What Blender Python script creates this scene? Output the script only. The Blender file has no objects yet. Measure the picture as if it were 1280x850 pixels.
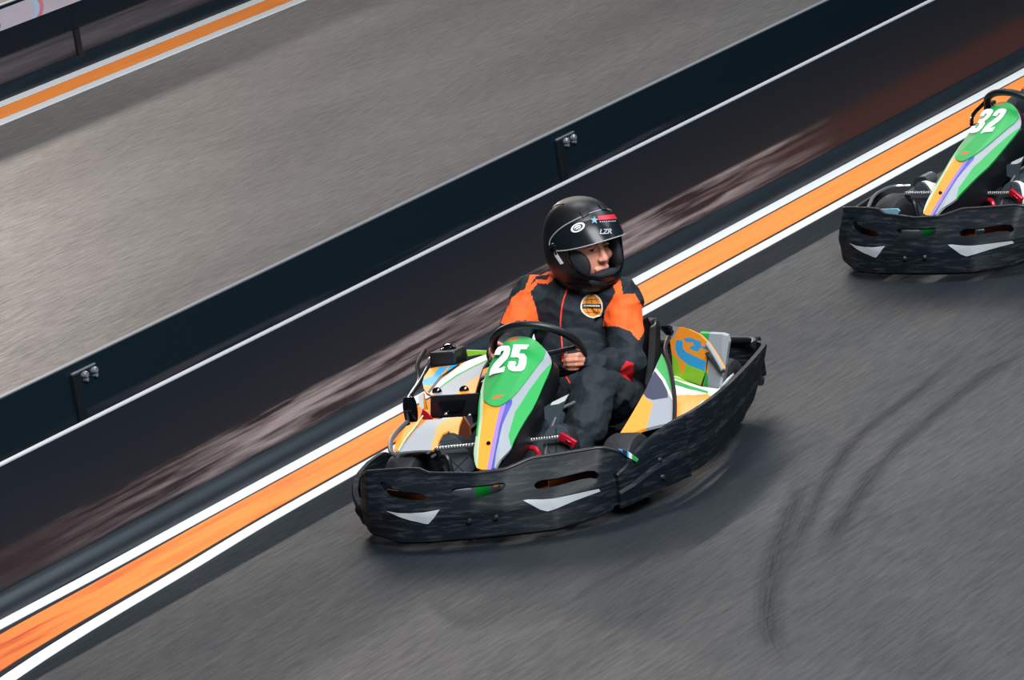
import bpy, bmesh, math, random
import numpy as np
from math import sin, cos, tan, pi, radians, atan2, sqrt
from mathutils import Vector, Matrix, geometry, noise
from mathutils.bvhtree import BVHTree
random.seed(7)
SC = bpy.context.scene
COL = SC.collection

# ------------------------------------------------------------------ camera
PITCH, ROLL = radians(12.5), radians(9.5)
FPX, CDIST = 6757.15, 24.306
d_ = np.array([0, cos(PITCH), -sin(PITCH)]); u0_ = np.array([0, sin(PITCH), cos(PITCH)]); r0_ = np.array([1., 0, 0])
RIGHT = cos(ROLL)*r0_ - sin(ROLL)*u0_
UP = sin(ROLL)*r0_ + cos(ROLL)*u0_
CAM = -CDIST*d_
cd = bpy.data.cameras.new('camera'); cam = bpy.data.objects.new('camera', cd); COL.objects.link(cam)
cd.sensor_fit = 'HORIZONTAL'; cd.sensor_width = 36; cd.lens = FPX/1280*36; cd.clip_end = 300; cd.clip_start = .1
M4 = Matrix.Identity(4)
for i in range(3):
    M4[i][0] = RIGHT[i]; M4[i][1] = UP[i]; M4[i][2] = -d_[i]; M4[i][3] = CAM[i]
cam.matrix_world = M4
SC.camera = cam
SC.view_settings.view_transform = 'Standard'; SC.view_settings.look = 'None'
SC.view_settings.exposure = 0; SC.view_settings.gamma = 1

def ray(u, v): return d_*FPX + RIGHT*(u-640) + UP*(425-v)

class Frame:
    """a kart's own frame: x to the driver's left, y backwards, z up; converts measured points to metres"""
    def __init__(s, psi, anchor, px):
        s.p = radians(psi); r = ray(*px); t = (anchor[2]-CAM[2])/r[2]; P = CAM+r*t
        a = s.rot(anchor[0], anchor[1]); s.o = (P[0]-a[0], P[1]-a[1])
    def rot(s, x, y): return (x*cos(s.p)+y*sin(s.p), -x*sin(s.p)+y*cos(s.p))
    def inv(s, a): return np.array([a[0]*cos(s.p)-a[1]*sin(s.p), a[0]*sin(s.p)+a[1]*cos(s.p), a[2]])
    def od(s, u, v): return s.inv(CAM-np.array([s.o[0], s.o[1], 0])), s.inv(ray(u, v))
    def at(s, u, v, ax, val):
        o, d = s.od(u, v); i = 'xyz'.index(ax); return Vector(o+d*((val-o[i])/d[i]))
    def pl(s, u, v, p0, n):
        o, d = s.od(u, v); n = np.array(n); t = ((np.array(p0)-o)@n)/(d@n); return Vector(o+d*t)
K1 = Frame(23, (0, 0, .19), (601, 612))
K2 = Frame(46.5, (0, 0, .19), (1144, 290)); K2.o = (1.895, -.060)
at = K1.at

# ------------------------------------------------------------------ colours / materials
def lin(c):
    return tuple((v/12.92 if v <= .04045 else ((v+.055)/1.055)**2.4) for v in [x/255 for x in c])
def nt(name):
    m = bpy.data.materials.new(name); m.use_nodes = True; n = m.node_tree
    return m, n, n.nodes['Principled BSDF']
def N(n, typ, **kw):
    o = n.nodes.new(typ)
    for k, v in kw.items():
        if k in ('inp',):
            for a, b in v.items(): o.inputs[a].default_value = b
        else: setattr(o, k, v)
    return o
def mat(name, rgb, rough=.5, metal=0, spec=.5, bump=0, bscale=40, scuff=None, emit=None, coat=0, sc=(1, 1, 1), bdist=.01):
    """plain material; scuff=(colour, scale xyz, lo, hi, amount) adds scratches that belong to the surface"""
    m, n, b = nt(name); c = lin(rgb)+(1,)
    b.inputs['Base Color'].default_value = c; b.inputs['Roughness'].default_value = rough
    b.inputs['Metallic'].default_value = metal; b.inputs['Specular IOR Level'].default_value = spec
    b.inputs['Coat Weight'].default_value = coat
    m.diffuse_color = c
    tc = None
    if bump or scuff: tc = N(n, 'ShaderNodeTexCoord')
    if bump:
        mp = N(n, 'ShaderNodeMapping'); mp.inputs['Scale'].default_value = sc
        nz = N(n, 'ShaderNodeTexNoise', inp={'Scale': bscale, 'Detail': 4}); bp = N(n, 'ShaderNodeBump', inp={'Strength': bump, 'Distance': bdist})
        n.links.new(tc.outputs['Object'], mp.inputs[0]); n.links.new(mp.outputs[0], nz.inputs[0])
        n.links.new(nz.outputs[0], bp.inputs['Height']); n.links.new(bp.outputs[0], b.inputs['Normal'])
    if scuff:
        c2, s3, lo, hi, amt = scuff
        mp = N(n, 'ShaderNodeMapping'); mp.inputs['Scale'].default_value = s3
        nz = N(n, 'ShaderNodeTexNoise', inp={'Scale': 1, 'Detail': 5, 'Roughness': .65})
        mr = N(n, 'ShaderNodeMapRange', inp={1: lo, 2: hi, 3: 0, 4: amt})
        mx = N(n, 'ShaderNodeMix', data_type='RGBA'); mx.inputs[6].default_value = c; mx.inputs[7].default_value = lin(c2)+(1,)
        n.links.new(tc.outputs['Object'], mp.inputs[0]); n.links.new(mp.outputs[0], nz.inputs[0])
        n.links.new(nz.outputs[0], mr.inputs[0]); n.links.new(mr.outputs[0], mx.inputs[0]); n.links.new(mx.outputs[2], b.inputs['Base Color'])
    return m

# ------------------------------------------------------------------ object helpers
def tag(o, label=None, cat=None, group=None, kind=None):
    if label: o['label'] = label
    if cat: o['category'] = cat
    if group: o['group'] = group
    if kind: o['kind'] = kind
    return o
def empty(name, loc=(0, 0, 0), rz=0):
    o = bpy.data.objects.new(name, None); COL.objects.link(o); o.location = loc; o.rotation_euler = (0, 0, rz)
    o.empty_display_size = .1
    return o
def link(name, me, mats, parent=None, smooth=35):
    if not isinstance(mats, (list, tuple)): mats = [mats]
    for m in mats: me.materials.append(m)
    o = bpy.data.objects.new(name, me); COL.objects.link(o)
    if parent: o.parent = parent
    if smooth:
        me.shade_smooth(); me.set_sharp_from_angle(angle=radians(smooth))
    return o
def bobj(name, bm, mats, parent=None, smooth=35):
    me = bpy.data.meshes.new(name); bmesh.ops.recalc_face_normals(bm, faces=bm.faces); bm.to_mesh(me); bm.free()
    return link(name, me, mats, parent, smooth)
def inpoly(x, y, P):
    c = False; j = len(P)-1
    for i in range(len(P)):
        a, b = P[i], P[j]
        if (a[1] > y) != (b[1] > y) and x < (b[0]-a[0])*(y-a[1])/(b[1]-a[1])+a[0]: c = not c
        j = i
    return c
def dens(P, st, closed=True):
    o = []; n = len(P)
    for i in range(n if closed else n-1):
        a, b = Vector(P[i][:2]), Vector(P[(i+1) % n][:2]); k = max(1, int((b-a).length/st))
        for j in range(k): o.append(a+(b-a)*j/k)
    if not closed: o.append(Vector(P[-1][:2]))
    return o
def rnd(P, it=2):
    """round a polygon's corners (Chaikin)"""
    for _ in range(it):
        o = []
        for i in range(len(P)):
            a, b = P[i], P[(i+1) % len(P)]
            o += [(a[0]*.75+b[0]*.25, a[1]*.75+b[1]*.25), (a[0]*.25+b[0]*.75, a[1]*.25+b[1]*.75)]
        P = o
    return P
def sheet(name, outline, fmap, mats, regions=(), holes=(), step=4., thick=.004, parent=None, smooth=35, side=None, face=(0, -1, .35)):
    """a thin moulded panel: 2D outline with painted regions, mapped on a 3D surface and given thickness"""
    V = []; E = []
    for P in [outline]+list(holes)+[r[0] for r in regions]:
        Q = dens(P, step); s = len(V); V += Q; E += [(s+i, s+(i+1) % len(Q)) for i in range(len(Q))]
    xs = [p[0] for p in outline]; ys = [p[1] for p in outline]
    x = min(xs)+step*.5
    while x < max(xs):
        y = min(ys)+step*.5
        while y < max(ys):
            if inpoly(x, y, outline): V.append(Vector((x+random.uniform(-.05, .05)*step, y)))
            y += step
        x += step
    v2, e2, f2, _, _, _ = geometry.delaunay_2d_cdt(V, E, [], 0, step*1e-4)
    bm = bmesh.new(); bv = [bm.verts.new(fmap(p[0], p[1])) for p in v2]
    for f in f2:
        cx = sum(v2[i][0] for i in f)/len(f); cy = sum(v2[i][1] for i in f)/len(f)
        if not inpoly(cx, cy, outline) or any(inpoly(cx, cy, h) for h in holes): continue
        try: fc = bm.faces.new([bv[i] for i in f])
        except ValueError: continue
        for r in regions:
            if inpoly(cx, cy, r[0]): fc.material_index = r[1]
    bmesh.ops.delete(bm, geom=[v for v in bm.verts if not v.link_faces], context='VERTS')
    if thick:
        bm.normal_update()
        fv_ = Vector(face)
        if sum(f.normal.dot(fv_)*f.calc_area() for f in bm.faces) < 0:
            bmesh.ops.reverse_faces(bm, faces=list(bm.faces)); bm.normal_update()
        top = list(bm.faces); nv = {v: v.normal.copy() for v in bm.verts}
        be = [e for e in bm.edges if len(e.link_faces) == 1]
        cp = {v: bm.verts.new(v.co-nv[v]*thick) for v in list(nv)}
        for f in top:
            g = bm.faces.new([cp[v] for v in reversed(f.verts)]); g.material_index = f.material_index if side is None else side
        for e in be:
            a, b = e.verts; f = e.link_faces[0]
            g = bm.faces.new([a, b, cp[b], cp[a]]); g.material_index = f.material_index if side is None else side
    me = bpy.data.meshes.new(name); bmesh.ops.recalc_face_normals(bm, faces=bm.faces); bm.to_mesh(me); bm.free()
    return link(name, me, mats, parent, smooth)
def addbox(bm, c, s, rot=None, bev=0, seg=2, mi=0):
    r = bmesh.ops.create_cube(bm, size=1); vs = r['verts']
    M = Matrix.Translation(c) @ (rot.to_4x4() if rot else Matrix.Identity(4)) @ Matrix.Diagonal((s[0], s[1], s[2], 1))
    bmesh.ops.transform(bm, matrix=M, verts=vs)
    fs = list({f for v in vs for f in v.link_faces})
    for f in fs: f.material_index = mi
    if bev:
        es = list({e for v in vs for e in v.link_edges})
        bmesh.ops.bevel(bm, geom=es, offset=bev, segments=seg, affect='EDGES', profile=.6)
def hexa(bm, p, bev=0, mi=0):
    """box from 8 corners: bottom 4 then top 4"""
    vs = [bm.verts.new(q) for q in p]
    fs = [bm.faces.new([vs[i] for i in f]) for f in ((0, 3, 2, 1), (4, 5, 6, 7), (0, 1, 5, 4), (1, 2, 6, 5), (2, 3, 7, 6), (3, 0, 4, 7))]
    for f in fs: f.material_index = mi
    if bev: bmesh.ops.bevel(bm, geom=list({e for v in vs for e in v.link_edges}), offset=bev, segments=3, affect='EDGES', profile=.6)
def crom(P, n=6, closed=False):
    P = [Vector(p) for p in P]; o = []; m = len(P)
    for i in range(m if closed else m-1):
        p1, p2 = P[i], P[(i+1) % m]
        p0 = P[i-1] if (i > 0 or closed) else p1*2-p2
        p3 = P[(i+2) % m] if (i+2 < m or closed) else p2*2-p1
        for j in range(n):
            t = j/n
            o.append(.5*((2*p1)+(p2-p0)*t+(2*p0-5*p1+4*p2-p3)*t*t+(3*p1-p0-3*p2+p3)*t**3))
    if not closed: o.append(P[-1])
    return o
def addtube(bm, path, r, n=10, closed=False, mi=0, r2=None):
    P = [Vector(p) for p in path]; m = len(P); rings = []
    up = Vector((0, 0, 1)); prev = None
    for i in range(m):
        a = P[i-1] if (i or closed) else P[i]; b = P[(i+1) % m] if (i < m-1 or closed) else P[i]
        t = (b-a).normalized()
        if prev is None:
            x = t.cross(up)
            if x.length < .1: x = t.cross(Vector((1, 0, 0)))
            x.normalize()
        else:
            x = (prev-t*prev.dot(t)).normalized()
        prev = x; y = t.cross(x)
        rr = r(i/(m-1)) if callable(r) else r
        rings.append([bm.verts.new(P[i]+(x*cos(2*pi*k/n)+y*sin(2*pi*k/n)*(r2 or 1))*rr) for k in range(n)])
    for i in range(m if closed else m-1):
        A, B = rings[i], rings[(i+1) % m]
        for k in range(n):
            f = bm.faces.new([A[k], A[(k+1) % n], B[(k+1) % n], B[k]]); f.material_index = mi
    if not closed:
        bm.faces.new(rings[0]).material_index = mi; bm.faces.new(rings[-1]).material_index = mi
def tube(name, path, r, m, parent=None, n=10, sm=5, closed=False):
    bm = bmesh.new(); addtube(bm, crom(path, sm, closed) if sm else path, r, n, closed); return bobj(name, bm, m, parent, 40)
def addlathe(bm, prof, c, axis='x', n=40, mi=0):
    """prof: list of (along axis, radius)"""
    rings = []
    for a, r in prof:
        ring = []
        for k in range(n):
            t = 2*pi*k/n
            p = {'x': (a, r*cos(t), r*sin(t)), 'y': (r*cos(t), a, r*sin(t)), 'z': (r*cos(t), r*sin(t), a)}[axis]
            ring.append(bm.verts.new(Vector(p)+Vector(c)))
        rings.append(ring)
    for A, B in zip(rings, rings[1:]):
        for k in range(n): bm.faces.new([A[k], A[(k+1) % n], B[(k+1) % n], B[k]]).material_index = mi
    for R in (rings[0], rings[-1]): bm.faces.new(R).material_index = mi
def loft(secs, closed=False, caps=True, mi=0, bm=None):
    bm = bm or bmesh.new(); R = [[bm.verts.new(p) for p in s] for s in secs]; n = len(R[0])
    for A, B in zip(R, R[1:]):
        for k in range(n if closed else n-1):
            bm.faces.new([A[k], A[(k+1) % n], B[(k+1) % n], B[k]]).material_index = mi
    if caps and closed: bm.faces.new(R[0]); bm.faces.new(R[-1])
    return bm
def text(name, s, fmap, m, parent=None, size=1., shear=0, bold=0, thick=.0):
    """lettering mapped onto a surface; fmap takes x, y in text units (cap height about .7)"""
    cu = bpy.data.curves.new('t', 'FONT'); cu.body = s; cu.shear = shear; cu.align_x = 'CENTER'; cu.align_y = 'CENTER'; cu.offset = bold; cu.resolution_u = 3
    o = bpy.data.objects.new('t', cu); COL.objects.link(o); bpy.context.view_layer.update()
    me = bpy.data.meshes.new_from_object(o.evaluated_get(bpy.context.evaluated_depsgraph_get()))
    bpy.data.objects.remove(o); bpy.data.curves.remove(cu)
    for v in me.vertices: v.co = fmap(v.co.x*size, v.co.y*size)
    me.name = name
    return link(name, me, m, parent, 0)

# ------------------------------------------------------------------ the track
AL = radians(57.565)
TV = Vector((cos(AL), sin(AL), 0)); NV = Vector((-sin(AL), cos(AL), 0))
track = {'rot': AL}
def tobj(o):                     # an object built in track axes (x along the track, y across it)
    o.rotation_euler = (0, 0, AL); return o

def floor_mat():
    m, n, b = nt('track_asphalt')
    tc = N(n, 'ShaderNodeTexCoord')
    def noise_(scale3, det, rough=.6, sc=1, dist=0):
        mp = N(n, 'ShaderNodeMapping'); mp.inputs['Scale'].default_value = scale3
        mp.inputs['Rotation'].default_value = (0, 0, radians(-20))
        nz = N(n, 'ShaderNodeTexNoise', inp={'Scale': sc, 'Detail': det, 'Roughness': rough, 'Distortion': dist})
        n.links.new(tc.outputs['Object'], mp.inputs[0]); n.links.new(mp.outputs[0], nz.inputs[0]); return nz
    fine = noise_((5, 42, 1), 5, .7); big = noise_((.28, .75, 1), 4, .55, dist=.5)
    mpf = N(n, 'ShaderNodeMapping'); mpf.inputs['Scale'].default_value = (55, 110, 1)
    grain = N(n, 'ShaderNodeTexNoise', inp={'Scale': 1, 'Detail': 3, 'Roughness': .7}); n.links.new(tc.outputs['Object'], mpf.inputs[0]); n.links.new(mpf.outputs[0], grain.inputs[0])
    # rubbered-in base with dusty lighter patches
    a = N(n, 'ShaderNodeMapRange', inp={1: .35, 2: .7, 3: 0, 4: 1}); n.links.new(big.outputs[0], a.inputs[0])
    g = N(n, 'ShaderNodeMapRange', inp={1: .3, 2: .7, 3: .0, 4: 1}); n.links.new(fine.outputs[0], g.inputs[0])
    mx = N(n, 'ShaderNodeMix', data_type='RGBA'); mx.inputs[6].default_value = (.0025, .0065, .0105, 1); mx.inputs[7].default_value = (.009, .011, .014, 1)
    mu = N(n, 'ShaderNodeMath', operation='MULTIPLY'); n.links.new(a.outputs[0], mu.inputs[0]); n.links.new(g.outputs[0], mu.inputs[1])
    n.links.new(mu.outputs[0], mx.inputs[0]); n.links.new(mx.outputs[2], b.inputs['Base Color'])
    # sheen of the coating: varies with wear
    r = N(n, 'ShaderNodeMapRange', inp={1: .3, 2: .7, 3: .62, 4: .5}); n.links.new(fine.outputs[0], r.inputs[0])
    n.links.new(r.outputs[0], b.inputs['Roughness'])
    s1 = N(n, 'ShaderNodeMapRange', inp={1: .3, 2: .72, 3: .34, 4: .80}); n.links.new(big.outputs[0], s1.inputs[0])
    s2 = N(n, 'ShaderNodeMapRange', inp={1: .3, 2: .7, 3: .78, 4: 1.18}); n.links.new(fine.outputs[0], s2.inputs[0])
    s3 = N(n, 'ShaderNodeMapRange', inp={1: .3, 2: .7, 3: .9, 4: 1.1}); n.links.new(grain.outputs[0], s3.inputs[0])
    k = N(n, 'ShaderNodeMath', operation='MULTIPLY'); n.links.new(s1.outputs[0], k.inputs[0]); n.links.new(s2.outputs[0], k.inputs[1])
    k2 = N(n, 'ShaderNodeMath', operation='MULTIPLY'); n.links.new(k.outputs[0], k2.inputs[0]); n.links.new(s3.outputs[0], k2.inputs[1])
    n.links.new(k2.outputs[0], b.inputs['Specular IOR Level'])
    bp = N(n, 'ShaderNodeBump', inp={'Strength': .25, 'Distance': .004}); n.links.new(grain.outputs[0], bp.inputs['Height']); n.links.new(bp.outputs[0], b.inputs['Normal'])
    return m
MF = floor_mat()
bm = bmesh.new()
vs = [bm.verts.new(p) for p in ((-22, -16, 0), (34, -16, 0), (34, 30, 0), (-22, 30, 0))]; bm.faces.new(vs)
fl = tobj(bobj('floor', bm, MF, smooth=0)); tag(fl, kind='structure')

def paint_mat(name, rgb, worn, lo, hi, amt, tmask=None):
    m, n, b = nt(name); tc = N(n, 'ShaderNodeTexCoord')
    mp = N(n, 'ShaderNodeMapping'); mp.inputs['Scale'].default_value = (1.1, 14, 1); mp.inputs['Rotation'].default_value = (0, 0, radians(-6))
    nz = N(n, 'ShaderNodeTexNoise', inp={'Scale': 1, 'Detail': 6, 'Roughness': .65}); n.links.new(tc.outputs['Object'], mp.inputs[0]); n.links.new(mp.outputs[0], nz.inputs[0])
    mr = N(n, 'ShaderNodeMapRange', inp={1: lo, 2: hi, 3: 0, 4: amt}); n.links.new(nz.outputs[0], mr.inputs[0])
    mx = N(n, 'ShaderNodeMix', data_type='RGBA'); mx.inputs[6].default_value = lin(rgb)+(1,); mx.inputs[7].default_value = lin(worn)+(1,)
    src = mr.outputs[0]
    if tmask:
        sx = N(n, 'ShaderNodeSeparateXYZ'); n.links.new(tc.outputs['Object'], sx.inputs[0])
        t = N(n, 'ShaderNodeMapRange', inp={1: tmask[0], 2: tmask[1], 3: tmask[2], 4: tmask[3]}); n.links.new(sx.outputs[0], t.inputs[0])
        ad = N(n, 'ShaderNodeMath', operation='MULTIPLY', use_clamp=True); n.links.new(src, ad.inputs[0]); n.links.new(t.outputs[0], ad.inputs[1])
        t2 = N(n, 'ShaderNodeMapRange', inp={1: -5.4, 2: -3.4, 3: .75, 4: 0}); n.links.new(sx.outputs[0], t2.inputs[0])
        a2 = N(n, 'ShaderNodeMath', operation='MAXIMUM', use_clamp=True); n.links.new(ad.outputs[0], a2.inputs[0]); n.links.new(t2.outputs[0], a2.inputs[1]); src = a2.outputs[0]
    n.links.new(src, mx.inputs[0]); n.links.new(mx.outputs[2], b.inputs['Base Color'])
    b.inputs['Roughness'].default_value = .55
    return m
M_white_line = paint_mat('white_line_paint', (228, 229, 230), (150, 155, 160), .66, .8, .5)
M_orange_line = paint_mat('orange_line_paint', (255, 146, 68), (178, 52, 30), .42, .7, 1.0, (-4.2, -1.2, 1.1, .22))
M_orange_far = paint_mat('orange_far_paint', (255, 148, 62), (200, 90, 40), .5, .8, .35)
def stripe(name, top, bot, m, h=.003, label=None):
    """top / bot edge: list of (t, n)"""
    T = crom([(a, b, 0) for a, b in top], 8); B = crom([(a, b, 0) for a, b in bot], 8)
    secs = [[(p.x, p.y, .0), (p.x, p.y, h), (q.x, q.y, h), (q.x, q.y, .0)] for p, q in zip(T, B)]
    return tag(tobj(bobj(name, loft(secs, True), m, smooth=0)), kind='structure')
def edge(v, va, vb, vc): return [(-9, vc-1.1), (-6.3, vc-.17), (-4.7, va), (-3.4, (va+vb*2)/3), (-2.4, vb), (0, vb), (6, vb-.008), (14, vb-.02), (30, vb-.03)]
stripe('trim_1', edge(0, -.065, -.045, -.09), edge(0, -.142, -.128, -.17), M_white_line)
stripe('trim_2', edge(0, -.196, -.150, -.24), edge(0, -.484, -.382, -.60), M_orange_line)
stripe('trim_3', edge(0, -.534, -.410, -.66), edge(0, -.615, -.482, -.75), M_white_line)
def sl(v): return [(-20, v), (0, v), (30, v)]
stripe('trim_4', sl(7.262), sl(7.135), M_white_line)
stripe('trim_5', sl(7.118), sl(6.88), M_orange_far)
stripe('trim_6', sl(6.865), sl(6.745), M_white_line)

# ------------------------------------------------------------------ barriers
def panel_mat(name, band=(.09, .24), red=1., scr=1., base=(.0028, .0085, .0140), top=None, far=False):
    """black plastic sheet; a rust-red rubbed band low down with pale scrapes"""
    m, n, b = nt(name); tc = N(n, 'ShaderNodeTexCoord'); sx = N(n, 'ShaderNodeSeparateXYZ'); n.links.new(tc.outputs['Object'], sx.inputs[0])
    def nz(s3, det, rough, rz=0):
        mp = N(n, 'ShaderNodeMapping'); mp.inputs['Scale'].default_value = s3; mp.inputs['Rotation'].default_value = (0, rz, 0)
        q = N(n, 'ShaderNodeTexNoise', inp={'Scale': 1, 'Detail': det, 'Roughness': rough}); n.links.new(tc.outputs['Object'], mp.inputs[0]); n.links.new(mp.outputs[0], q.inputs[0]); return q
    def rng(src, a, b_, c, d): r = N(n, 'ShaderNodeMapRange', inp={1: a, 2: b_, 3: c, 4: d}); n.links.new(src, r.inputs[0]); return r.outputs[0]
    def mul(a, c): k = N(n, 'ShaderNodeMath', operation='MULTIPLY', use_clamp=True); n.links.new(a, k.inputs[0]); n.links.new(c, k.inputs[1]); return k.outputs[0]
    z = sx.outputs[2]; t = sx.outputs[0]
    zb = mul(rng(z, band[0]-.01, band[0]+.01, 0, 1), rng(z, band[1]+.03, band[1]-.03, 0, 1))
    redn = nz((.4, 1, 5), 3, .5)
    redf = mul(zb, rng(redn.outputs[0], .25, .6, .25*red, red))
    a = nz((.9, 1, 22), 7, .62, radians(2.5)); big = nz((.55, 1, 9), 3, .5)
    s = mul(rng(a.outputs[0], .43, .60, 0, 1), rng(big.outputs[0], .30, .48, 0, 1))
    zz = mul(rng(z, band[0]-.02, band[0]+.02, 0, 1), rng(z, band[1]+.015, band[1]-.0, 0, 1))
    s = mul(s, zz)
    if not far:
        s = mul(s, rng(t, 3.3, 2.6, 0, 1)); s = mul(s, rng(t, -3.7, -2.0, .06, 1)); redf = mul(redf, rng(t, 1.5, 3.6, .55, 1.6))
    else:
        s = mul(rng(a.outputs[0], .3, .6, .25, 1), zz)
    m1 = N(n, 'ShaderNodeMix', data_type='RGBA'); m1.inputs[6].default_value = base+(1,); m1.inputs[7].default_value = (.024, .0095, .0100, 1)
    m2 = N(n, 'ShaderNodeMix', data_type='RGBA'); m2.inputs[7].default_value = (.23, .205, .21, 1) if not far else (.075, .075, .085, 1)
    n.links.new(redf, m1.inputs[0]); n.links.new(m1.outputs[2], m2.inputs[6])
    sm = N(n, 'ShaderNodeMath', operation='MULTIPLY'); sm.inputs[1].default_value = scr; n.links.new(s, sm.inputs[0]); n.links.new(sm.outputs[0], m2.inputs[0])
    n.links.new(m2.outputs[2], b.inputs['Base Color'])
    b.inputs['Roughness'].default_value = .5; b.inputs['Specular IOR Level'].default_value = .22
    return m
M_panel = panel_mat('barrier_panel_plastic')
M_panel_back = panel_mat('barrier_back_plastic', band=(.12, .34), red=.35, scr=.12)
M_panel_far = panel_mat('barrier_far_plastic', band=(.10, .235), red=.8, scr=1, far=True)
M_panel_red = panel_mat('far_red', band=(.02, .1), red=1.3, scr=0)
M_rail = mat('barrier_base_rubber', (17, 27, 34), .42, spec=.5, scuff=((32, 44, 52), (1.2, 1, 30), .45, .75, .5))
M_cap = mat('barrier_top_edge', (150, 156, 164), .5, spec=.4)
M_cap_dark = mat('barrier_top_edge_worn', (84, 90, 98), .5, spec=.35)
M_steel = mat('bracket_steel', (150, 156, 162), .35, metal=.6)
M_post = mat('post_black', (6, 14, 19), .5)

def barrier(name, n0, t0, t1, m, label, side=-1, cap=M_cap, h=.555, joints=(), railm=None, posth=.50):
    """a run of barrier: sheets standing on a rounded base rail; face towards -n (the near track)"""
    root = empty(name, TV*((t0+t1)/2)+NV*n0, AL); tm = (t0+t1)/2
    ts = sorted([t0, t1]+[j for j in joints])
    for a, b in zip(ts, ts[1:]):
        bm = bmesh.new()
        addbox(bm, (0, .015, (h+.02)/2), (b-a-.004, .03, h-.02), bev=.003)
        p = bobj('panel', bm, m, root, 0); p.location = ((a+b)/2-tm, 0, 0)
        p.data.transform(Matrix.Translation(((a+b)/2, 0, 0))); p.location = (-tm, 0, 0)
    bm = bmesh.new(); addbox(bm, (0, .015, h), (t1-t0, .032, .007), bev=.002); bobj('top_edge', bm, cap, root, 0)
    # base rail: quarter-round bulge
    prof = [(.03, 0), (-.045, 0), (-.05, .02), (-.04, .045), (-.022, .07), (-.004, .085), (.03, .088)]
    secs = [[(x, y+0, z) for y, z in prof] for x in (t0-tm, t1-tm)]
    bobj('base_rail', loft(secs, True), railm or M_rail, root, 50)
    for j in joints:
        bm = bmesh.new(); addbox(bm, (j-tm, -.012, .02+posth/2), (.05, .022, posth), bev=.004); pst = bobj('post', bm, M_post, root, 0)
        bm = bmesh.new(); addbox(bm, (j-tm+.07, -.008, .522), (.17, .012, .008), bev=.002)
        for q in (.075, .145):
            addlathe(bm, [(-.022, .0), (-.022, .012), (-.014, .016), (0, .016)], (j-tm+q, 0, .497), 'y', 12)
            addlathe(bm, [(-.016, .0), (-.016, .010), (0, .010)], (j-tm+q+.004, 0, .475), 'y', 10)
        bobj('bracket', bm, M_steel, root)
    tag(root, label, 'barrier', None)
    return root
barrier('track_barrier', .0, -12, 22, M_panel, 'black plastic barrier beside the near orange stripe, scraped white and rust-red low down')
barrier('track_barrier', .70, -12, 22, M_panel_back, 'black barrier standing just behind the scraped one, its top edge against the far grey track', joints=(-6.45, -2.33, 1.79, 5.91, 10.03), cap=M_cap_dark, h=.56)
fb = barrier('track_barrier', 7.30, -10, 24, M_panel_far, 'far black barrier in the top left corner carrying a white printed strip', joints=(-1.2, 2.92, 7.04, 11.16), posth=.23)
M_banner = mat('banner_white', (176, 168, 178), .6, scuff=((150, 145, 158), (.8, 1, 4), .4, .7, .5))
M_bred = mat('banner_red', (190, 110, 120), .6); M_bblue = mat('banner_blue', (150, 180, 205), .6); M_bgrey = mat('banner_grey', (90, 92, 104), .6)
def bmap(tc): return lambda x, z: (x-tc, -.0025, z)
tcen = 7.0
def arc(cx, cz, r0, r1, a0, a1, n=14, sx=1):
    A = [radians(a0+(a1-a0)*i/n) for i in range(n+1)]
    return [(cx+sx*r1*cos(a), cz+r1*sin(a)) for a in A]+[(cx+sx*r0*cos(a), cz+r0*sin(a)) for a in reversed(A)]
regs = [(arc(6.56, .47, .075, .10, -70, 70, sx=1.6), 1), (arc(6.61, .47, .075, .10, -70, 70, sx=1.6), 2),
        (arc(6.27, .445, .0, .03, 0, 360), 3), (arc(7.12, .50, .01, .035, 0, 360), 3), (arc(8.1, .47, .02, .045, 0, 360), 2), (arc(7.6, .47, .02, .045, 0, 360), 1)]
regs = [([(p[0], p[1]) for p in r], i) for r, i in regs]
bn = sheet('banner_strip', [(5.0, .405), (12, .405), (12, .532), (5.0, .532)], bmap(tcen), [M_banner, M_bblue, M_bred, M_bgrey], regs, step=.05, thick=.002, parent=fb, smooth=0)

# worn-in rubber marks curving across the near track
M_mark, n_, b_ = nt('rubber_mark'); b_.inputs['Base Color'].default_value = (.008, .011, .015, 1); b_.inputs['Roughness'].default_value = .7; b_.inputs['Specular IOR Level'].default_value = .15
tc_ = N(n_, 'ShaderNodeUVMap'); sx_ = N(n_, 'ShaderNodeSeparateXYZ'); n_.links.new(tc_.outputs[0], sx_.inputs[0])
pp = N(n_, 'ShaderNodeMath', operation='PINGPONG'); pp.inputs[1].default_value = .5; n_.links.new(sx_.outputs[1], pp.inputs[0])
mr_ = N(n_, 'ShaderNodeMapRange', inp={1: 0, 2: .45, 3: 0, 4: .42}); n_.links.new(pp.outputs[0], mr_.inputs[0])
p2_ = N(n_, 'ShaderNodeMath', operation='PINGPONG'); p2_.inputs[1].default_value = .5; n_.links.new(sx_.outputs[0], p2_.inputs[0])
m2_ = N(n_, 'ShaderNodeMapRange', inp={1: 0, 2: .2, 3: 0, 4: 1}); n_.links.new(p2_.outputs[0], m2_.inputs[0])
nz_ = N(n_, 'ShaderNodeTexNoise', inp={'Scale': 14, 'Detail': 5}); n_.links.new(tc_.outputs[0], nz_.inputs[0])
m3_ = N(n_, 'ShaderNodeMapRange', inp={1: .3, 2: .65, 3: .3, 4: 1}); n_.links.new(nz_.outputs[0], m3_.inputs[0])
a_ = N(n_, 'ShaderNodeMath', operation='MULTIPLY'); n_.links.new(mr_.outputs[0], a_.inputs[0]); n_.links.new(m2_.outputs[0], a_.inputs[1])
a2_ = N(n_, 'ShaderNodeMath', operation='MULTIPLY'); n_.links.new(a_.outputs[0], a2_.inputs[0]); n_.links.new(m3_.outputs[0], a2_.inputs[1]); n_.links.new(a2_.outputs[0], b_.inputs['Alpha'])
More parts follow.
